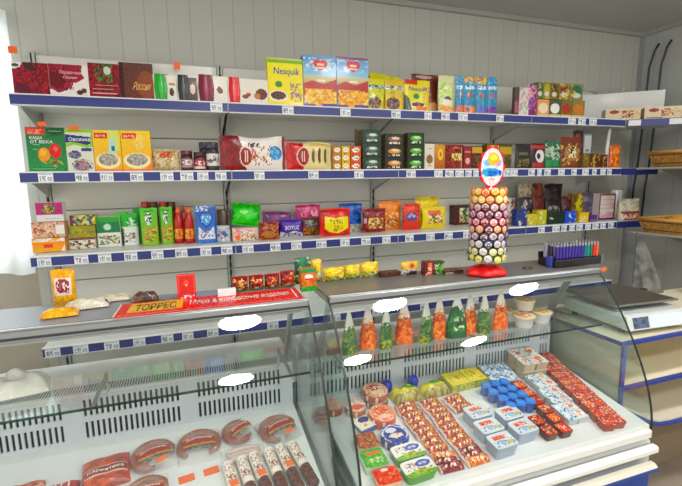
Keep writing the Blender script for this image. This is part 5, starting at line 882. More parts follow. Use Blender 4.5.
la = lambda sd: [('r', 0, 0, 1, .34, 'a89a48'), ('n', .1, 0, .9, .32, 8, 2, .5, ['c8b878', '7a6a3c'], sd), ('r', .25, .52, .92, .8, '5aa03a'), ('n', .25, .52, .92, .8, 6, 3, .4, ['3a8a34', '9ac860'], sd+1), ('n', 0, .3, 1, 1, 6, 5, .25, ['f0e858', 'c8b81c'], sd+2)]
loaf(.812, 1.522, .128, .078, .050, 'yellow butter pack with a green stripe, left of two', la(3), 1)
loaf(.950, 1.522, .124, .076, .048, 'yellow butter pack with a green stripe, right of two', la(7), 1)
for i, (x, y) in enumerate(((.755, 1.588), (.882, 1.588))):
    m = M(); m.lathe([(.016, 0), (.022, .006), (.024, .03), (.019, .046), (.008, .052)], '2040b8', 'plastic', 18, art=[('n', 0, 0, 1, 1, 5, 4, .3, ['3a5ad0', '1a2c90'], i)]); ondeck(m.obj('blue_tub', None, None, None, 'small round dark blue tub behind the %s butter pack' % ('left', 'right')[i], 'tub'), x, y)
for i, (x, w_) in enumerate(((1.068, .094), (1.164, .094))):
    m = carton_mesh(w_, .095, .036, 'b8b83c', [('n', 0, 0, 1, 1, 8, 3, .4, ['8a9a2c', 'd8d060'], 3)], top=[('g', 0, 1, 'ecd81c', 'f2e23a'), ('n', .15, .15, .85, .85, 7, 6, .45, ['d8c01a', 'f4ec70', 'b8a020'], 4+i), ('e', .6, .6, .12, .1, 'e8a03a')], side='a8b03a'); o = m.obj('margarine_box', None, None, None, 'flat bright yellow margarine box, %s of two' % ('left', 'right')[i], 'margarine'); ondeck(o, x, 1.494+i*.006, .04)
# glazed curd bars
barm = {}
def bar(X, Y, kind, rz, label, group, dz=0.0015, tilt=0.25, L=.094, W=.033):
    pal = {'gold': ('a83a1c', ['e0903a', '7a1c14', 'f0c060', 'b85a24']), 'red': ('8a2420', ['c8502c', '5a1212', 'e0a050', 'b03a34']), 'wine': ('7a1c24', ['a83a3c', '4c1018', 'd8a0a0', '8a2c34']), 'orange': ('d8682c', ['f09a4a', 'a83a1c', 'f4d0a0'])}
    if kind not in barm:
        b, cs = pal[kind]; barm[kind] = pillow_flat(L, W, .019, b, [('n', .1, 0, .9, 1, 9, 4, .6, cs, len(kind)), ('r', 0, 0, .06, 1, 'e0c8c0'), ('r', .94, 0, 1, 1, 'e0c8c0'), ('n', .2, .3, .65, .7, 6, 1, .4, ['f0dcc8'], 2)], seed=len(kind)).mesh('curd_bar')
    o = bpy.data.objects.new('curd_bar', barm[kind]); col.objects.link(o); tag(o, label, 'snack bar', group)
    ondeck(o, X, Y, rz, dz, Matrix.Rotation(tilt, 3, 'X'))
nth = ['backmost', 'second from the back', 'third from the back', 'fourth from the back', 'fifth from the back', 'sixth from the back', 'seventh from the back', 'eighth from the back', 'ninth from the back', 'tenth from the back', 'eleventh from the back']
def bars(n, X0, Y0, X1, Y1, kinds, rz, nm, dz=.006, **k):
    for i in range(n):
        t = i/(n-1) if n > 1 else 0; j = random.Random(i*13+int(X0*100)); kd = kinds[i % len(kinds)]
        bar(X0+(X1-X0)*t+j.uniform(-.004, .004), Y0+(Y1-Y0)*t, kd, rz+j.uniform(-.1, .1), '%s curd bar, %s in the %s' % ({'gold': 'golden', 'red': 'red and gold', 'wine': 'wine red', 'orange': 'orange'}[kd], nth[i], nm), 'curd bars in the %s' % nm, dz, **k)
bars(9, .782, 1.466, .780, 1.225, ['gold', 'gold', 'red'], .15, 'left bar row')
bars(9, .890, 1.462, .886, 1.215, ['red', 'gold', 'red'], .18, 'middle bar row')
bars(3, .998, 1.452, 1.0, 1.392, ['red', 'gold'], .2, 'short right bar row')
bars(3, .782, 1.188, .780, 1.138, ['orange', 'wine', 'wine'], -.1, 'front left wine bar row')
bars(3, .890, 1.184, .886, 1.138, ['wine', 'wine', 'orange'], .1, 'front middle wine bar row')
tub('cheese_block', 1.078, 1.372, .055, .05, .02, 'e4e4dc', 'ecebe4', [], 'plain white cheese block behind the white and blue tubs', 'cheese', rnd=.1)
for i, (x, y, lb) in enumerate(((1.012, 1.312, 'left one of the back pair'), (1.128, 1.270, 'right one of the back pair'), (1.002, 1.232, 'left one of the middle pair'), (1.125, 1.192, 'right one of the middle pair'), (1.000, 1.155, 'left one of the front pair'))):
    tub('cottage_cheese_tub', x, y, .098, .072, .05, 'a8b4c8', 'd4dce2', [('r', .2, .58, .75, .85, 'd85a3c'), ('n', .2, .58, .75, .85, 6, 2, .4, ['f0c8b8', 'c8402c'], i), ('n', .1, .15, .95, .5, 7, 3, .45, ['8aa8c8', 'e8ecf0', '6a8ab8'], 3), ('e', .75, .3, .14, .12, 'c8b878')], 'white and blue tub with orange red label, %s' % lb, 'tub', rz=.05, rnd=.2, group='white and blue cottage cheese tubs')
k = 0; ordr = ['back', 'second', 'third', 'front']
cupm = None
for r_ in range(4):
    for c_ in range(3):
        if cupm is None:
            m = M(); m.lathe([(.015, 0), (.020, .004), (.021, .040), (.023, .042), (.023, .048), (.019, .051)], '2a6ad0', 'plastic', 18, art=[('n', 0, 0, 1, 1, 7, 5, .4, ['1f52b0', '4a8ae0', '2c60c4'], 3)]); lid_disc(m, .019, .0513, '3a86e0', [('n', 0, 0, 1, 1, 5, 5, .3, ['5aa0ec', '2a6cc8'], 4)], 10, 'film'); cupm = m.mesh('yoghurt_cup')
        o = bpy.data.objects.new('yoghurt_cup', cupm); col.objects.link(o); tag(o, 'bright blue yoghurt cup, %s in the %s row of the blue cluster' % (('left', 'middle', 'right')[c_], ordr[r_]), 'yoghurt', 'bright blue yoghurt cups')
        ondeck(o, 1.158+c_*.047+(0.012 if r_ > 1 else 0), 1.448-r_*.0465, 0)
for i, (x, y) in enumerate(((1.322, 1.430), (1.320, 1.376), (1.314, 1.322), (1.308, 1.268), (1.302, 1.214), (1.290, 1.160), (1.225, 1.225), (1.225, 1.165))):
    tub('fruit_yoghurt', x, y, .052, .050, .030, '5a2420', 'b83a24', [('e', .5, .5, .4, .36, ('e0742c', 'd84a24', 'a8241c', '8a3a3c')[i % 4]), ('n', .1, .1, .9, .9, 5, 5, .45, ['f0a05a', 'd82c20', 'f0dcc0'], i+2)], 'single red lidded yoghurt, %s in the column beside blue cups' % nth[i], 'yoghurt', rnd=.12, group='single column of red lidded yoghurts')
def pack(X, Y, nx, ny, cs, h, side, lid, arts, label, rz=0, dz=.0015, group=None, tiers=1):
    """a joined multi pack of square yoghurt pots"""
    m = M()
    for t in range(tiers):
        for i in range(nx):
            for j in range(ny):
                cx, cy = (i-(nx-1)/2)*cs, (j-(ny-1)/2)*cs; z0 = t*h; a = cs*.47; b = cs*.38
                m.add([(cx-b, cy-b, z0), (cx+b, cy-b, z0), (cx+b, cy+b, z0), (cx-b, cy+b, z0), (cx-a, cy-a, z0+h-.003), (cx+a, cy-a, z0+h-.003), (cx+a, cy+a, z0+h-.003), (cx-a, cy+a, z0+h-.003)], [(3,2,1,0), (4,5,6,7), (0,1,5,4), (1,2,6,5), (2,3,7,6), (3,0,4,7)], side, 'plastic')
                m.box(cx-cs/2+.0005, cx+cs/2-.0005, cy-cs/2+.0005, cy+cs/2-.0005, z0+h-.003, z0+h-.0008, side, 'plastic')
                if t == tiers-1: m.surf(lambda U, V: (cx+cs*.97*(U-.5), cy+cs*.97*(V-.5), z0+h-.0002+0*U), 14, 14, arts[(i+j*nx) % len(arts)], 'gloss_carton', lid, smooth=False)
    return ondeck(m.obj('yoghurt_pack', None, None, None, label, 'yoghurt', group), X, Y, rz, dz)
bw = lambda sd: [('n', 0, 0, 1, 1, 5, 5, .55, ['3a78b8', 'f0f4f6', '8ab8d8', '2a5a94'], sd), ('e', .35, .6, .2, .2, 'f0f2f4')]
wo = lambda sd: [('e', .5, .55, .3, .28, 'e87a34'), ('n', 0, 0, 1, 1, 5, 5, .4, ['7aa8cc', 'f2f0ec', 'e8a070', 'f4f4f2'], sd)]
pack(1.290, 1.530, 3, 3, .046, .034, 'd8dcde', 'dfe6ea', [bw(3), bw(5), bw(8), bw(13)], 'wide blue and white yoghurt multipack beside the margarine boxes', rz=-.12)
pack(1.462, 1.548, 2, 2, .068, .040, 'c8b8a0', 'eceae4', [wo(3), wo(6), wo(9), wo(11)], 'stacked pack of four orange and white yoghurts standing high at the back', rz=-.06, tiers=2)
for i, y in enumerate((1.430, 1.330, 1.230)):
    pack(1.440-i*.022, y, 2, 2, .050, .030, 'c8ccd0', 'e2e6e8', [bw(4+i), wo(2+i), bw(9+i), wo(7+i)], 'blue, white and orange four pot yoghurt pack, %s of three' % nth[i], rz=-.02, group='four pot yoghurt packs')
ry_ = lambda sd: [('e', .5, .45, .36, .3, ('e05a30', 'd8402c', 'e8783a')[sd % 3]), ('n', 0, 0, 1, 1, 6, 6, .5, ['c83a3c', 'e8b090', '8a3a5a', 'e86a4a', 'f0d8c8'], sd)]
for c_ in range(2):
    for j in range(10):
        y = 1.592-j*.0505; x = 1.588+c_*.053-(1.592-y)*.215+(0 if y > 1.5 else 0)
        if c_ == 0 and j < 2: continue
        tub('red_yoghurt', x-.004, y, .051, .049, .030, 'a04a3c', 'c8503c', ry_(j*2+c_), 'red square yoghurt pot, %s, %s column by right glass' % (nth[j], ('left', 'right')[c_]), 'yoghurt', rz=-.2, rnd=.1, group='red yoghurts in the double column')
# pouches of salad vegetables and dips on the glass shelf
veg = [(349, 14, 312, 351, 'g'), (370, 14, 309, 349, 'o'), (386, 12, 309, 349, 'g'), (406.5, 14, 303, 345, 'o'), (426, 14, 303, 345, 'g'), (441.7, 13, 299, 342, 'o'), (456.5, 17, 297, 341, 'gl'), (472.5, 13, 296, 338, 'o'), (484, 10, 296, 337, 'g'), (503.5, 14, 293, 333, 'o')]
for i, (xc, wpx, yt, yb, kd) in enumerate(veg):
    if kd == 'o': base, art = 'e8e0d4', [('r', 0, 0, 1, .62, 'd8602a'), ('n', 0, 0, 1, .66, 5, 9, .6, ['e87a3c', 'b8481c', 'e89a5a'], i), ('n', 0, .6, 1, .75, 5, 2, .5, ['e8a878', 'f0ece4'], i+3)]
    elif kd == 'g': base, art = 'e0e4d8', [('r', 0, 0, 1, .6, '3f6a3c'), ('n', 0, 0, 1, .68, 5, 9, .6, ['5a7a4a', '24402c', '8a9040', '6a8a58'], i), ('n', 0, 0, 1, .22, 5, 3, .6, ['a8a83c', '3a5a34'], i+2)]
    else: base, art = 'dfe4dc', [('p', [(0, 0), (0, .75), (.5, .8), (1, .45), (1, 0)], '24582f'), ('r', .3, .18, .8, .3, 'c8d4b0'), ('r', .3, .42, .75, .52, 'a8c098'), ('n', 0, 0, 1, .7, 5, 8, .3, ['3a7a40', '1a4424'], 4)]
    nm = {'o': 'orange carrot salad', 'g': 'green seaweed salad', 'gl': 'dark green labelled salad'}[kd]
    P = place((xc-wpx/2, xc+wpx/2, yt, yb), 'g', 1.44); 
    m = bag_mesh(P[3]*1.15, P[4], 0.035, base, art, kind='d', seed=i+3, taper=.78); o = m.obj('salad_pouch', None, (P[0], P[1]+(.02 if i % 2 else 0), P[2]), (0, 0, (.3, -.2, .1, -.35, .25, 0, -.1, .2, -.4, .15)[i]),
        'pointed pouch of %s, %s on the glass shelf' % (nm, ('first from the left', 'second from the left', 'third from the left', 'fourth from the left', 'fifth from the left', 'fifth from the right', 'fourth from the right', 'third from the right', 'second from the right', 'rightmost')[i]), 'salad pouch', 'salad pouches on the glass shelf')
P = place((514, 524, 306, 315), 'g', 1.56); m = pillow_flat(.10, .05, .03, 'd83420', [('r', .4, .1, 1, .7, 'f0d83c'), ('n', 0, 0, 1, 1, 5, 4, .25, ['e85a3c', 'f0a03a'], 3)]); m.obj('red_packet', None, (P[0]+.02, 1.55, ZS['g']), (0, 0, .1), 'red and yellow packet lying behind the white cups', 'packet')
def cup(px0, px1, yt, yb, Y, label, zb=None, orange='e8b45a'):
    a = atY(px0, yt, Y).x; b = atY(px1, yt, Y).x; z0 = ZS['g'] if zb is None else zb; h = .048; r = (b-a)/2
    m = M(); m.lathe([(r*.70, 0), (r*.74, .003), (r*.93, h-.006), (r, h-.005), (r, h-.001)], 'ecebe8', 'plastic', 24); o = m.obj('dessert_cup', None, ((a+b)/2, Y+r, z0), None, label, 'cup', 'white dessert cups on the glass shelf')
    m = M(); m.tube([(0, 0, h-.001), (0, 0, h+.001)], r*1.02, 'e8d890', 'plastic', 24); lid_disc(m, r*.95, h+.0014, 'f0e4c8', [('e', .5, .5, .4, .4, orange), ('n', .1, .1, .9, .9, 5, 5, .3, ['f4e8b8', 'e8903a'], 3)], 14, 'plastic'); m.obj('lid', o, label='orange and cream foil lid'); return z0+h+.002
zt1 = cup(508, 524, 311, 328, 1.50, 'white dessert cup at the back of the lower three', orange='e8a04a')
cup(523.5, 541, 317, 333, 1.40, 'white dessert cup at the front of the lower three', orange='e87a34')
cup(541.5, 557, 315, 330, 1.42, 'white dessert cup at the right of the lower three')
cup(524, 541, 301, 315, 1.462, 'white dessert cup stacked on top of the others', zb=zt1+.001)
# crumpled white bag on the left glass shelf
m = pillow_flat(.22, .10, .062, 'e8e6dc', [('n', 0, 0, 1, 1, 5, 4, .3, ['f2f0ea', 'd4d2c6'], 3), ('r', 0, .3, .16, .9, '8a94c8')], 'film', 5, bump=.3); m.obj('cheese_bag', None, (-.56, 1.515, ZS['g']), (0, 0, .2), 'crumpled white bag with a blue corner on the left glass shelf', 'bag')
# ---------------------------------------------------------------- sausages
cols_ = 'd8cdb4'
chub = None
for i, (x, y, rz) in enumerate(((.078, 1.262, .12), (.122, 1.270, .10), (.166, 1.278, .14), (.214, 1.282, .10), (.258, 1.288, .13), (.304, 1.290, .16))):
    if chub is None:
        m = M(); r = .0185; L = .205; fn = lambda U, V: (r*np.sin(2*PI*U+PI)*np.clip(np.minimum(V, 1-V)*28, .15, 1)**.5, L*(V-.5), r+r*-np.cos(2*PI*U+PI)*-1*np.clip(np.minimum(V, 1-V)*28, .15, 1)**.5)
        fn = lambda U, V: (r*np.sin(2*PI*(U-.5))*np.clip(np.minimum(V, 1-V)*26, .12, 1)**.5, L*(V-.5), r+r*np.cos(2*PI*(U-.5))*np.clip(np.minimum(V, 1-V)*26, .12, 1)**.5)
        m.surf(fn, 40, 60, [('r', 0, .42, 1, .985, 'ece6da'), ('n', .36, .52, .64, .90, 7, 16, .42, ['8a4a3c', 'c8a888', '7a3a2c'], 3), ('r', 0, .40, 1, .42, 'c8b898'), ('n', 0, 0, 1, .4, 8, 9, .3, ['4a1c14', '6a2c20'], 4)], 'gloss_carton', '54241a'); chub = m
        mesh0 = m.mesh('sausage')
    o = bpy.data.objects.new('sausage', mesh0); col.objects.link(o); tag(o, 'short brown sausage with a cream label, %s' % ('first from the left', 'second from the left', 'third from the left', 'fourth from the left', 'fifth from the left', 'the rightmost')[i], 'sausage', 'labelled sausages lying in a row'); ondeck(o, x, y, rz)
    if i in (0, 2, 4):
        m = M(); m.box(-.013, .013, -.012, .012, .0375, .0380, 'f2702a', 'carton'); o2 = m.obj('price_sticker', o, (0, -.005, 0), None)
def ring_sausage(X, Y, R_, r, a0, a1, label, rz=0, tagc=True, lab=True, txt='Домашняя'):
    e = empty('sausage_ring', (0, 0, 0), label, 'sausage', 'vacuum packed sausage rings')
    ondeck(e, X, Y, rz)
    pts = []; rr = []
    for k in range(25): t = a0+(a1-a0)*k/24; pts.append((R_*math.cos(t), R_*math.sin(t)*.95, r+.002)); rr.append(r*(1 if 1 < k < 23 else .55))
    m = M(); m.tube(pts, rr, '8f4a34', 'meat', 14); 
    m.tube([(p[0]*.62+.002, p[1]*.58-.004, p[2]*.95) for p in pts[2:21]], [r*.95]*19, '7e4230', 'meat', 12); m.tube([(p[0]*.25+.002, p[1]*.22-.004, p[2]*.85) for p in pts[2:20]], [r*.75]*18, '6a3826', 'meat', 12); m.obj('sausage_coil', e)
    if lab:
        m = M(); m.surf(lambda U, V: ((U-.5)*R_*1.7, (V-.5)*R_*.72-.002+0.008*np.sin(PI*U)-.01, 2*r+.0115+.006*np.sin(PI*U)*np.sin(PI*V)), 40, 16, [('r', 0, 0, 1, 1, 'b8923c'), ('p', [(0, .2), (.5, .08), (1, .2), (1, .8), (.5, .95), (0, .8)], '9a1c1c'), ('r', .06, .42, .94, .46, 'c84a3c')], 'gloss_carton', 'a8824a')
        m.text(txt, lambda u, v: ((u-.5)*R_*1.7, (v-.5)*R_*.72-.002+0.008*np.sin(PI*u)-.01, 2*r+.0130+.006*np.sin(PI*u)*np.sin(PI*v)), .10, .46, .90, .76, 'f8ece0', 'gloss_carton'); m.obj('label_band', e)
    m = pillow_flat(R_*2.3, R_*2.4, 2*r+.008, 'f4f4f0', [('n', 0, 0, 1, 1, 9, 8, .2, ['ffffff', 'd8dcd8'], 3)], 'clear_film', int(X*50)+60, bump=.25); m.obj('vacuum_film', e, label='clear crinkled vacuum film')
    if tagc:
        m = M(); m.box(-.017, .017, -.010, .010, 0, .0006, 'f2742c', 'carton'); o = m.obj('price_sticker', e, (.015, -R_*.95, 2*r+.0135), (0, 0, .15), label='orange price sticker')
    return e
ring_sausage(-.165, 1.470, .060, .013, -.3, 4.6, 'ring sausage in clear film with a dark red label, beside the flat red meat slab', .25)
ring_sausage(-.018, 1.478, .062, .013, -1.0, 4.0, 'ring sausage in clear film with a level red label, second from the meat slab', 0, tagc=False)
ring_sausage(.120, 1.505, .049, .012, .5, 5.2, 'ring sausage in clear film partly under pale sausages, third from the meat slab', .5, tagc=False)
ring_sausage(.260, 1.480, .060, .012, -.4, 4.4, 'ring sausage in clear film at the right end beside the side glass', .3)
ring_sausage(-.175, 1.318, .056, .012, .0, 5.0, 'ring sausage in clear film in the front row below the meat slab', .1, tagc=True)
m = M()
for k in range(3):
    m.tube([(-.05+.008*k, -.02-.017*k+.006*math.sin(j*.5), .014) if False else (-.055+.011*j, -.018*k+.01*math.sin(j*.33), .013) for j in range(11)], [.006]+[.010]*9+[.005], ('c8b0a4', 'bfa294', 'cdbab0')[k], 'meat', 10)
o = m.obj('pale_sausages', None, None, None, 'pale vacuum packed thin sausages lying behind the labelled row', 'sausage'); ondeck(o, .125, 1.408, .05)
m2 = pillow_flat(.15, .075, .032, 'f4f2f0', [('n', 0, 0, 1, 1, 9, 5, .25, ['ffffff', 'd8d4d0'], 3)], 'clear_film', 9, bump=.25); m2.obj('vacuum_film', o, (0, -.012, 0))
m = pillow_flat(.138, .135, .03, 'a8401f', [('n', 0, 0, 1, 1, 6, 9, .5, ['c85a2c', '8a3018', 'b84c24', 'd8764a'], 3), ('r', 0, .9, 1, 1, 'c8341c'), ('r', .0, 0, .05, 1, 'c84a2c'), ('r', .94, 0, 1, 1, 'c0442a'), ('r', .08, .30, .93, .52, '7a241c'), ('r', .06, .28, .95, .31, 'd8b0a0'), ('r', .06, .52, .95, .55, 'd8b0a0')], 'film', 4, texts=[('Карнитина', .13, .35, .88, .47, 'f2dcd0')]); o = m.obj('meat_slab', None, None, None, 'flat orange red packed meat slab with a dark label strip', 'meat'); ondeck(o, -.305, 1.448, .12)
m = pillow_flat(.15, .11, .03, 'a84a34', [('n', 0, 0, 1, 1, 7, 6, .4, ['c8705a', '8a3424', 'd8a088'], 3), ('r', .1, .2, .9, .6, 'c8806a')], 'film', 5); ondeck(m.obj('meat_slab', None, None, None, 'pinkish packed meat at the far left edge of the left case', 'meat'), -.545, 1.410, .1)
m = pillow_flat(.10, .10, .03, '8a1c20', [('n', 0, 0, 1, 1, 5, 5, .4, ['a83034', '5a1014'], 3), ('r', .1, .6, .9, .85, 'b03034')], 'film', 6, texts=[('211', .25, .62, .75, .84, 'f0dcd0')]); ondeck(m.obj('salami_pack', None, None, None, 'dark red salami pack left of the flat meat slab', 'meat'), -.420, 1.385, .1)
m = pillow_flat(.13, .10, .03, 'd0b088', [('n', 0, 0, 1, 1, 7, 6, .6, ['e8d8b0', '8a4a34', 'f0e8d8', 'a86a44'], 3)], 'film', 7); ondeck(m.obj('bacon_pack', None, None, None, 'cream and brown packed bacon in front of the meat slab', 'meat'), -.325, 1.318, .12)
for i, (x, y) in enumerate(((-.062, 1.352), (.015, 1.362))):
    m = M(); m.box(-.024, .024, -.015, .015, 0, .002, 'f2742c', 'carton', .0005); ondeck(m.obj('price_card', None, None, None, 'orange price card lying on the deck, %s of two' % ('left', 'right')[i], 'price card', 'orange price cards'), x, y, .15)
# ================================================================== the cabinet with the scale, right of the cases
cab = empty('white_cabinet', (1.72, 1.28, 0), 'white open cabinet with blue edging under the weighing scale', 'cabinet'); og = (1.72, 1.28, 0)
def cfin(m, name, par=cab, **k): shift(m, og); return m.obj(name, par, **k)
x0, x1, y0, y1 = 1.745, 3.06, 1.285, 1.80
prof = [(x0, .888), (x0+.006, .600), (x0+.03, .565), (1.955, .470), (2.02, .448), (2.10, .440), (x1, .440), (x1, .888)]
m = M(); m.box(1.712, x1+.01, 1.27, y1, .884, .8995, 'e8dfc4', 'enamel', .003); cfin(m, 'top_board')
m = M(); n = len(prof)-1; V = []; th = .016
for (a, b), (c, d) in zip(prof[:-1], prof[1:-1]+[prof[-2]]): pass
inner = [(x0+th, .884), (x0+.006+th, .606), (x0+.04, .582), (1.962, .487), (2.025, .465), (2.10, .457), (x1, .457)]
V = [(a, y0, b) for a, b in prof[:7]]+[(a, y0, b) for a, b in inner]+[(a, y1, b) for a, b in prof[:7]]+[(a, y1, b) for a, b in inner]
Fc = []
for i in range(6): Fc += [(i, i+1, i+8, i+7), (i+14, i+21, i+22, i+15), (i+14, i+15, i+1, i), (i+7, i+8, i+22, i+21)]
m.add(V, Fc, 'ded8c6', 'enamel'); cfin(m, 'side_panel')
m = M(); m.add([(a, y1-.012, b) for a, b in prof]+[(a, y1, b) for a, b in prof], [tuple(range(8)), tuple(range(15, 7, -1))], 'efe6cc', 'enamel'); cfin(m, 'back_panel')
m = M(); m.box(x0+.018, x1, y0+.01, y1-.013, .660, .676, 'efe6cc', 'enamel'); sh = cfin(m, 'shelf')
m = M(); m.box(x0+.006, x1, y0-.006, y0+.009, .657, .680, '28388c', 'plastic', .003); cfin(m, 'shelf_edging', sh)
m = M(); m.box(1.712, x1+.01, 1.258, 1.2695, .880, .904, '28388c', 'plastic', .004); m.box(1.704, 1.7115, 1.258, y1, .882, .902, '28388c', 'plastic', .003)
pts = [(a, y0-.004, b) for a, b in prof[:7]]; m.tube(pts, .0105, '28388c', 'plastic', 8); cfin(m, 'edging', label='navy plastic edging')
m = M(); m.box(1.86, x1, 1.50, 1.78, 0, .439, '8c7c68', 'matte', .004); cfin(m, 'plinth')
# weighing scale
sca = empty('weighing_scale', (1.79, 1.30, .9), 'silver shop scale with a flat steel platter on the white cabinet', 'scale', rz=-.06)
m = M(); m.box(.0, .375, .03, .38, .02, .075, 'c8ccca', 'enamel', .010); m.add([(.0, .0, .022), (.375, .0, .022), (.375, .032, .022), (.0, .032, .022), (.0, .018, .072), (.375, .018, .072), (.375, .032, .075), (.0, .032, .075)], [(3,2,1,0), (4,5,6,7), (0,1,5,4), (1,2,6,5), (2,3,7,6), (3,0,4,7)], 'd4d8d6', 'enamel'); m.obj('body', sca)
fp = lambda U, V, a, b: (a+(b-a)*U, .0-.0008+.018*(.1+.8*V), .027+.040*V)
m = M(); m.surf(lambda U, V: fp(U, V, .13, .34), 40, 10, [('r', .02, .1, .98, .9, 'b8dede'), ('n', .3, .3, .8, .7, 12, 2, .4, ['8ab8b8'], 3), ('r', .08, .3, .12, .7, '2a3a3a')], 'scale_screen', 'c8e8e8'); m.obj('display', sca, label='pale blue display window')
m = M(); m.surf(lambda U, V: fp(U, V, .03, .12), 12, 8, [('n', 0, 0, 1, 1, 6, 3, .6, ['5a6a88', '3a4458'], 3)], 'plastic', '4a5468'); m.obj('keypad', sca)
for a, b in ((.04, .07), (.335, .07), (.04, .34), (.335, .34)): m = M(); m.tube([(a, b, 0.0005), (a, b, .021)], .014, '2a2a2a', 'matte', 12); m.obj('foot', sca)
m = M(); m.tube([(.2, .22, .075), (.2, .22, .096)], .05, '3a3c3c', 'matte', 16); m.box(.0, .375, .07, .375, .096, .104, '8e908c', 'metal', .003); m.box(.01, .365, .08, .39, .1041, .1052, '8a857a', 'metal', .0004); m.obj('platter', sca, label='brushed steel platter')
sca.scale = (1, 1, 1.18)
# leaning mottled sheet, tray and bread baskets at the right wall
m = M(); m.add([(0, 0, 0), (.27, 0, 0), (.19, .10, .33), (.16, .12, .36), (0, .006, 0), (.27, .006, 0), (.19, .106, .33), (.16, .126, .36)], [(0,1,2,3), (7,6,5,4), (0,4,5,1), (1,5,6,2), (2,6,7,3), (3,7,4,0)], 'grey', 'mottled_sheet'); m.obj('mottled_panel', None, (2.42, 1.76, .9005), None, 'dark mottled tapering panel leaning behind the weighing scale', 'panel')
m = M(); m.box(0, .16, 0, .03, 0, .045, '17171a', 'plastic', .004); m.obj('black_adapter', None, (2.36, 1.74, .9005), (0, 0, 0), 'small black box lying behind the scale', 'box')
def basket(loc, label, cat='bread basket', s=1.0):
    b = empty('bread_basket', loc, label, cat)
    m = M(); L, D, H = .46*s, .32*s, .10*s; f = .035
    wv = [('n', 0, 0, 1, 1, 26, 5, .5, ['8a6434', 'c0935a', 'a87c44'], 3)]+[('r', 0, .2*k-.02, 1, .2*k+.02, '6a4a26') for k in range(1, 5)]
    cn_ = lambda t, V: ((f*(1-V), f*(1-V)), (L-f*(1-V), f*(1-V)), (L-f*(1-V), D-f*(1-V)), (f*(1-V), D-f*(1-V)))[t % 4]
    for t in range(4):
        for off in (0, .008):
            def fn(U, V, t=t, off=off):
                a, b2 = cn_(t, V), cn_(t+1, V); cxx, cyy = L/2, D/2; k = 1-off/.25
                return (cxx+((a[0]+(b2[0]-a[0])*U)-cxx)*k, cyy+((a[1]+(b2[1]-a[1])*U)-cyy)*k, H*V+.001)
            m.surf(fn, 40, 12, wv, 'straw', 'b0834a', smooth=False, flip=off > 0)
    m.box(f, L-f, f, D-f, 0, .008, '8a6434', 'straw'); m.obj('woven_sides', b)
    m = M(); m.tube([(-.004, -.004, H), (L+.004, -.004, H), (L+.004, D+.004, H), (-.004, D+.004, H), (-.004, -.004, H)], .010, 'c89a5c', 'straw', 8); m.obj('rim', b); return b
def bread(loc, L, r, c, label, rz=0):
    m = M(); n = 12; pts = [(-L/2+L*k/n, 0, r*.8) for k in range(n+1)]; rr = [r*math.sqrt(max(.06, 1-(2*k/n-1)**4)) for k in range(n+1)]
    m.tube(pts, rr, c, 'straw', 16); m.v = [(a, b*1.1, max(0.0, d)) for a, b, d in m.v]; return m.obj('bread_loaf', None, loc, (0, 0, rz), label, 'bread', 'loaves in the baskets')
bp = atX(648, 163, 3.30); basket((3.21, 2.0, 1.665), 'upper wooden bread basket on the right wall')
bread((3.44, 2.10, 1.676), .27, .055, 'c88a4a', 'golden loaf at the front of the upper bread basket'); bread((3.44, 2.22, 1.676), .27, .055, 'b8743a', 'browner loaf at the back of the upper bread basket', .1)
basket((3.10, 1.95, 1.195), 'lower wooden bread basket on the right wall'); bread((3.33, 2.10, 1.206), .28, .065, 'c8924e', 'golden loaf at the front of the lower bread basket')
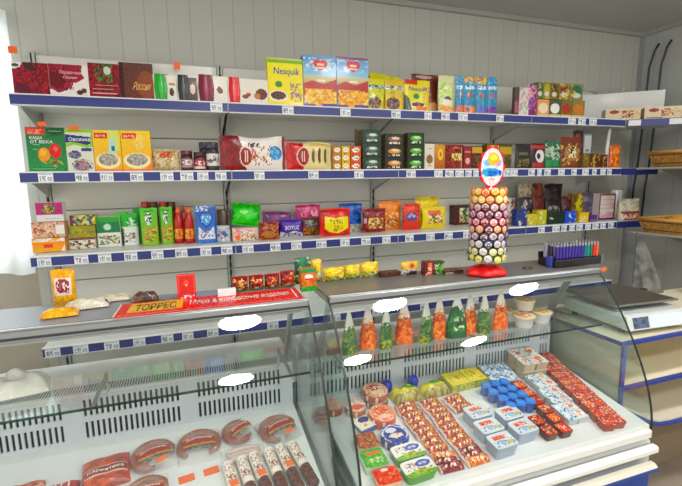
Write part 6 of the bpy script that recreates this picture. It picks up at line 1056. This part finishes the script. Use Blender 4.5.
for z in (1.645, 1.185):
    m = M(); m.box(3.08, RX-.001, 1.90, 2.30, z, z+.013, 'a9a69c', 'enamel', .002)
    for y in (1.93, 2.27): m.add([(3.3, y, z), (RX-.001, y, z), (RX-.001, y, z-.16), (3.3, y+.006, z), (RX-.001, y+.006, z), (RX-.001, y+.006, z-.16)], [(0,1,2), (5,4,3), (0,3,4,1), (1,4,5,2), (2,5,3,0)], '8c8a84', 'enamel')
    m.obj('wall_shelf', None, (0, 0, 0), None, '%s small grey wall shelf carrying a bread basket' % ('upper' if z > 1.4 else 'lower'), 'shelf')
m = bag_mesh(.16, .12, .08, 'c8a83a', [('n', 0, 0, 1, 1, 6, 5, .5, ['e0c860', '8a7a34', 'd8d0a0'], 3)], seed=8); m.obj('yellow_bag', None, (2.86, 1.68, .9005), (0, 0, 0), 'yellow paper bag behind the scale at the right edge', 'bag')
for i, (ys, nm) in enumerate(((2.765, 'left'), (2.665, 'right'))):
    m = M(); pts = [(3.765, ys-.055, 2.68), (3.755, ys-.03, 2.63), (3.75, ys, 2.50), (3.75, ys+.003, 2.33), (3.75, ys+.01, 2.03), (3.75, ys+.022, 1.70), (3.75, ys+.04, 1.50), (3.75, ys+.045, 1.20)]
    m.tube(pts, .008, '17181a', 'plastic', 8); m.obj('black_cable', None, (0, 0, 0), None, 'black cable hanging down the right wall, %s of two' % nm, 'cable', 'black cables in the corner')
m = M(); m.box(-.012, .012, -.004, .0, -.02, .02, 'd0d2d0', 'plastic', .002); m.tube([(0, -.004, .005), (0, -.012, .0)], .006, 'e8e8e8', 'plastic', 8); m.obj('wall_hook', None, (3.62, WY, 2.34), None, 'small white hook on the back wall beside the cables', 'hook')
# orange price stickers fixed above goods
for px, py, Yf, w_, h_, lb in ((42, 124, 2.452, .035, .020, 'above the green porridge box'), (74, 128, 2.452, .045, .018, 'above the white and green oatmeal box'), (13, 50, 2.46, .035, .03, 'at the left end of the top shelf'), (177, 66, 2.50, .03, .035, 'on the pale flat box on the top shelf'), (603, 269, 1.375, .03, .016, 'at the right corner of the case top')):
    p = atY(px, py, Yf); m = M(); m.box(-w_/2, w_/2, -.001, 0, -h_/2, h_/2, 'f2702a', 'carton', .0003); m.tube([(0, .0005, -h_/2-.005), (0, .0005, h_/2-.004)], .0012, 'e8e8e8', 'plastic', 6)
    m.obj('price_sticker', None, (p.x, p.y-.004, p.z), None, 'orange price sticker %s' % lb, 'price sticker')
